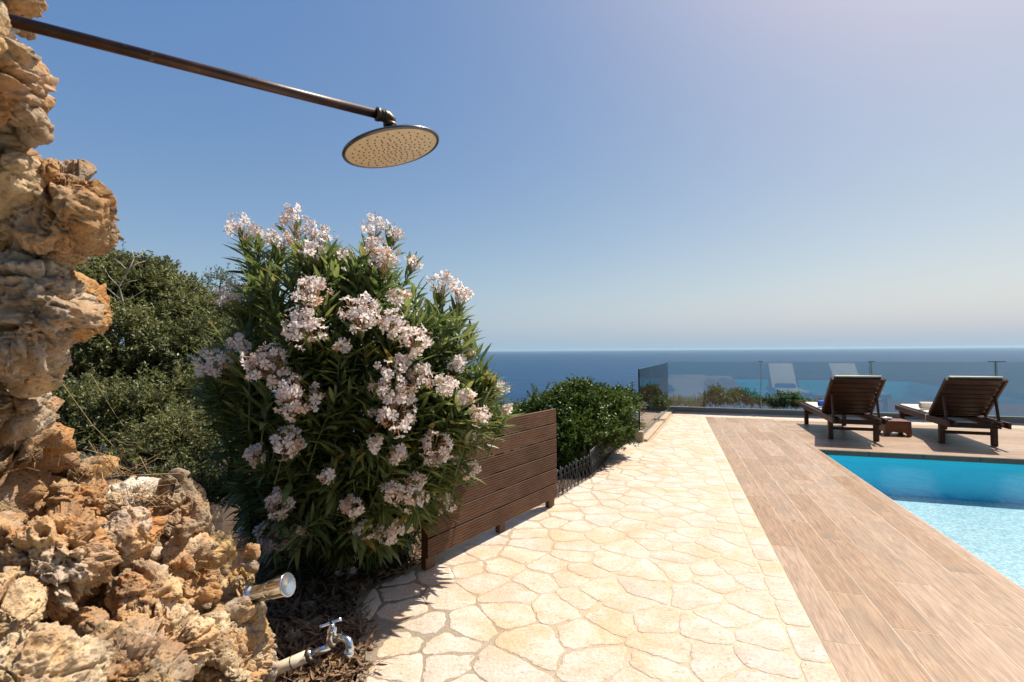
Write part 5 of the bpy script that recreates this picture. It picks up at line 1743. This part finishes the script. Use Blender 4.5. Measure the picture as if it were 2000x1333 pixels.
# ------------------------------------------------------------------ SIDE TABLE
TEAKR = M_wood('reddish_teak', (0.10, 0.032, 0.014), (0.22, 0.078, 0.036), 1.0, 0.45, (1, 9, 9), gloss=0.45)
tb = empty('side_table'); tag(tb, 'small square reddish teak side table between the two loungers', 'side table')
S2, HT = 0.175, 0.235
for k in range(6):
    mb = MB(); mb.box((0, -S2 + 0.030 + k * 0.0575, HT - 0.009), (S2, 0.026, 0.009), b=0.002); mb.build('top_slat', TEAKR, tb)
def apron():
    pts = [(-S2, 0.0), (-S2, HT - 0.02), (S2, HT - 0.02), (S2, 0.0), (S2 - 0.05, 0.0), (S2 - 0.07, 0.040), (S2 - 0.11, 0.065), (0, 0.052), (-S2 + 0.11, 0.065), (-S2 + 0.07, 0.040), (-S2 + 0.05, 0.0)]
    V = [(x, -0.010, z) for x, z in pts] + [(x, 0.010, z) for x, z in pts]; n = len(pts)
    F = [tuple(range(n))[::-1], tuple(range(n, 2 * n))] + [(i, (i + 1) % n, n + (i + 1) % n, n + i) for i in range(n)]
    return V, F
for k in range(4):
    V, F = apron(); mb = MB(); mb.add([(x * (1 if k % 2 == 0 else 0.90), y, z) for x, y, z in V], F)
    mb.build('side_panel', TEAKR, tb, Matrix.Rotation(k * math.pi / 2, 4, 'Z') @ Matrix.Translation((0, -S2 + 0.012, 0.0)))
place(tb, 3.40, 9.36, 0.0, 0.001)
mb = MB(); mb.lathe([(0.0, 0.0), (0.045, 0.0), (0.062, 0.012), (0.066, 0.032), (0.060, 0.032), (0.050, 0.010), (0.0, 0.008)], None, 28)
o = mb.build('ashtray', M_plain('pale_ceramic', (0.70, 0.68, 0.64), 0.25)); o.location = tuple(D(3.33, 9.40, HT + 0.001)); tag(o, 'small pale round ashtray on the side table', 'ashtray')

# ------------------------------------------------------------------ FAR BOAT
bp = at(946, 737.5, 1.0) - EYE; k_ = (SEA_Z - EYE[2]) / bp[2]; bp = EYE + bp * k_
bt = empty('motor_boat', bp); tag(bt, 'tiny white motor boat far out on the sea, left of the round bush', 'boat')
WHT = M_plain('white_hull', (0.8, 0.8, 0.8), 0.3)
pr = [(-9, 0), (-9, 2.2), (9, 2.6), (13, 3.0), (10, 0)]
V = []
for x, z in pr: V.append((x, -2.6 * (0.15 if x > 9.5 else 1), z))
for x, z in pr: V.append((x, 2.6 * (0.15 if x > 9.5 else 1), z))
mb = MB(); mb.add(V, [(4, 3, 2, 1, 0), (5, 6, 7, 8, 9)] + [(i, (i + 1) % 5, 5 + (i + 1) % 5, 5 + i) for i in range(5)]); mb.build('hull', WHT, bt)
mb = MB(); mb.box((-1, 0, 3.6), (4.5, 2.0, 1.2), b=0.5); mb.box((-1.5, 0, 5.3), (2.6, 1.6, 0.6), b=0.3); mb.build('cabin', WHT, bt)

# ------------------------------------------------------------------ SEA HAZE
t = NT('sea_haze')
t.t.links.new(t.n('VolumePrincipled', {'Color': (0.52, 0.76, 0.92, 1), 'Density': 1.7e-5, 'Anisotropy': 0.3}).outputs[0], t.out.inputs['Volume'])
mb = MB(); mb.box((0, 0, (SEA_Z - 6 + 52) / 2), (345000, 345000, (52 - SEA_Z + 6) / 2))
hzb = mb.build('haze', t.m); tag(hzb, None, None, None, 'stuff')
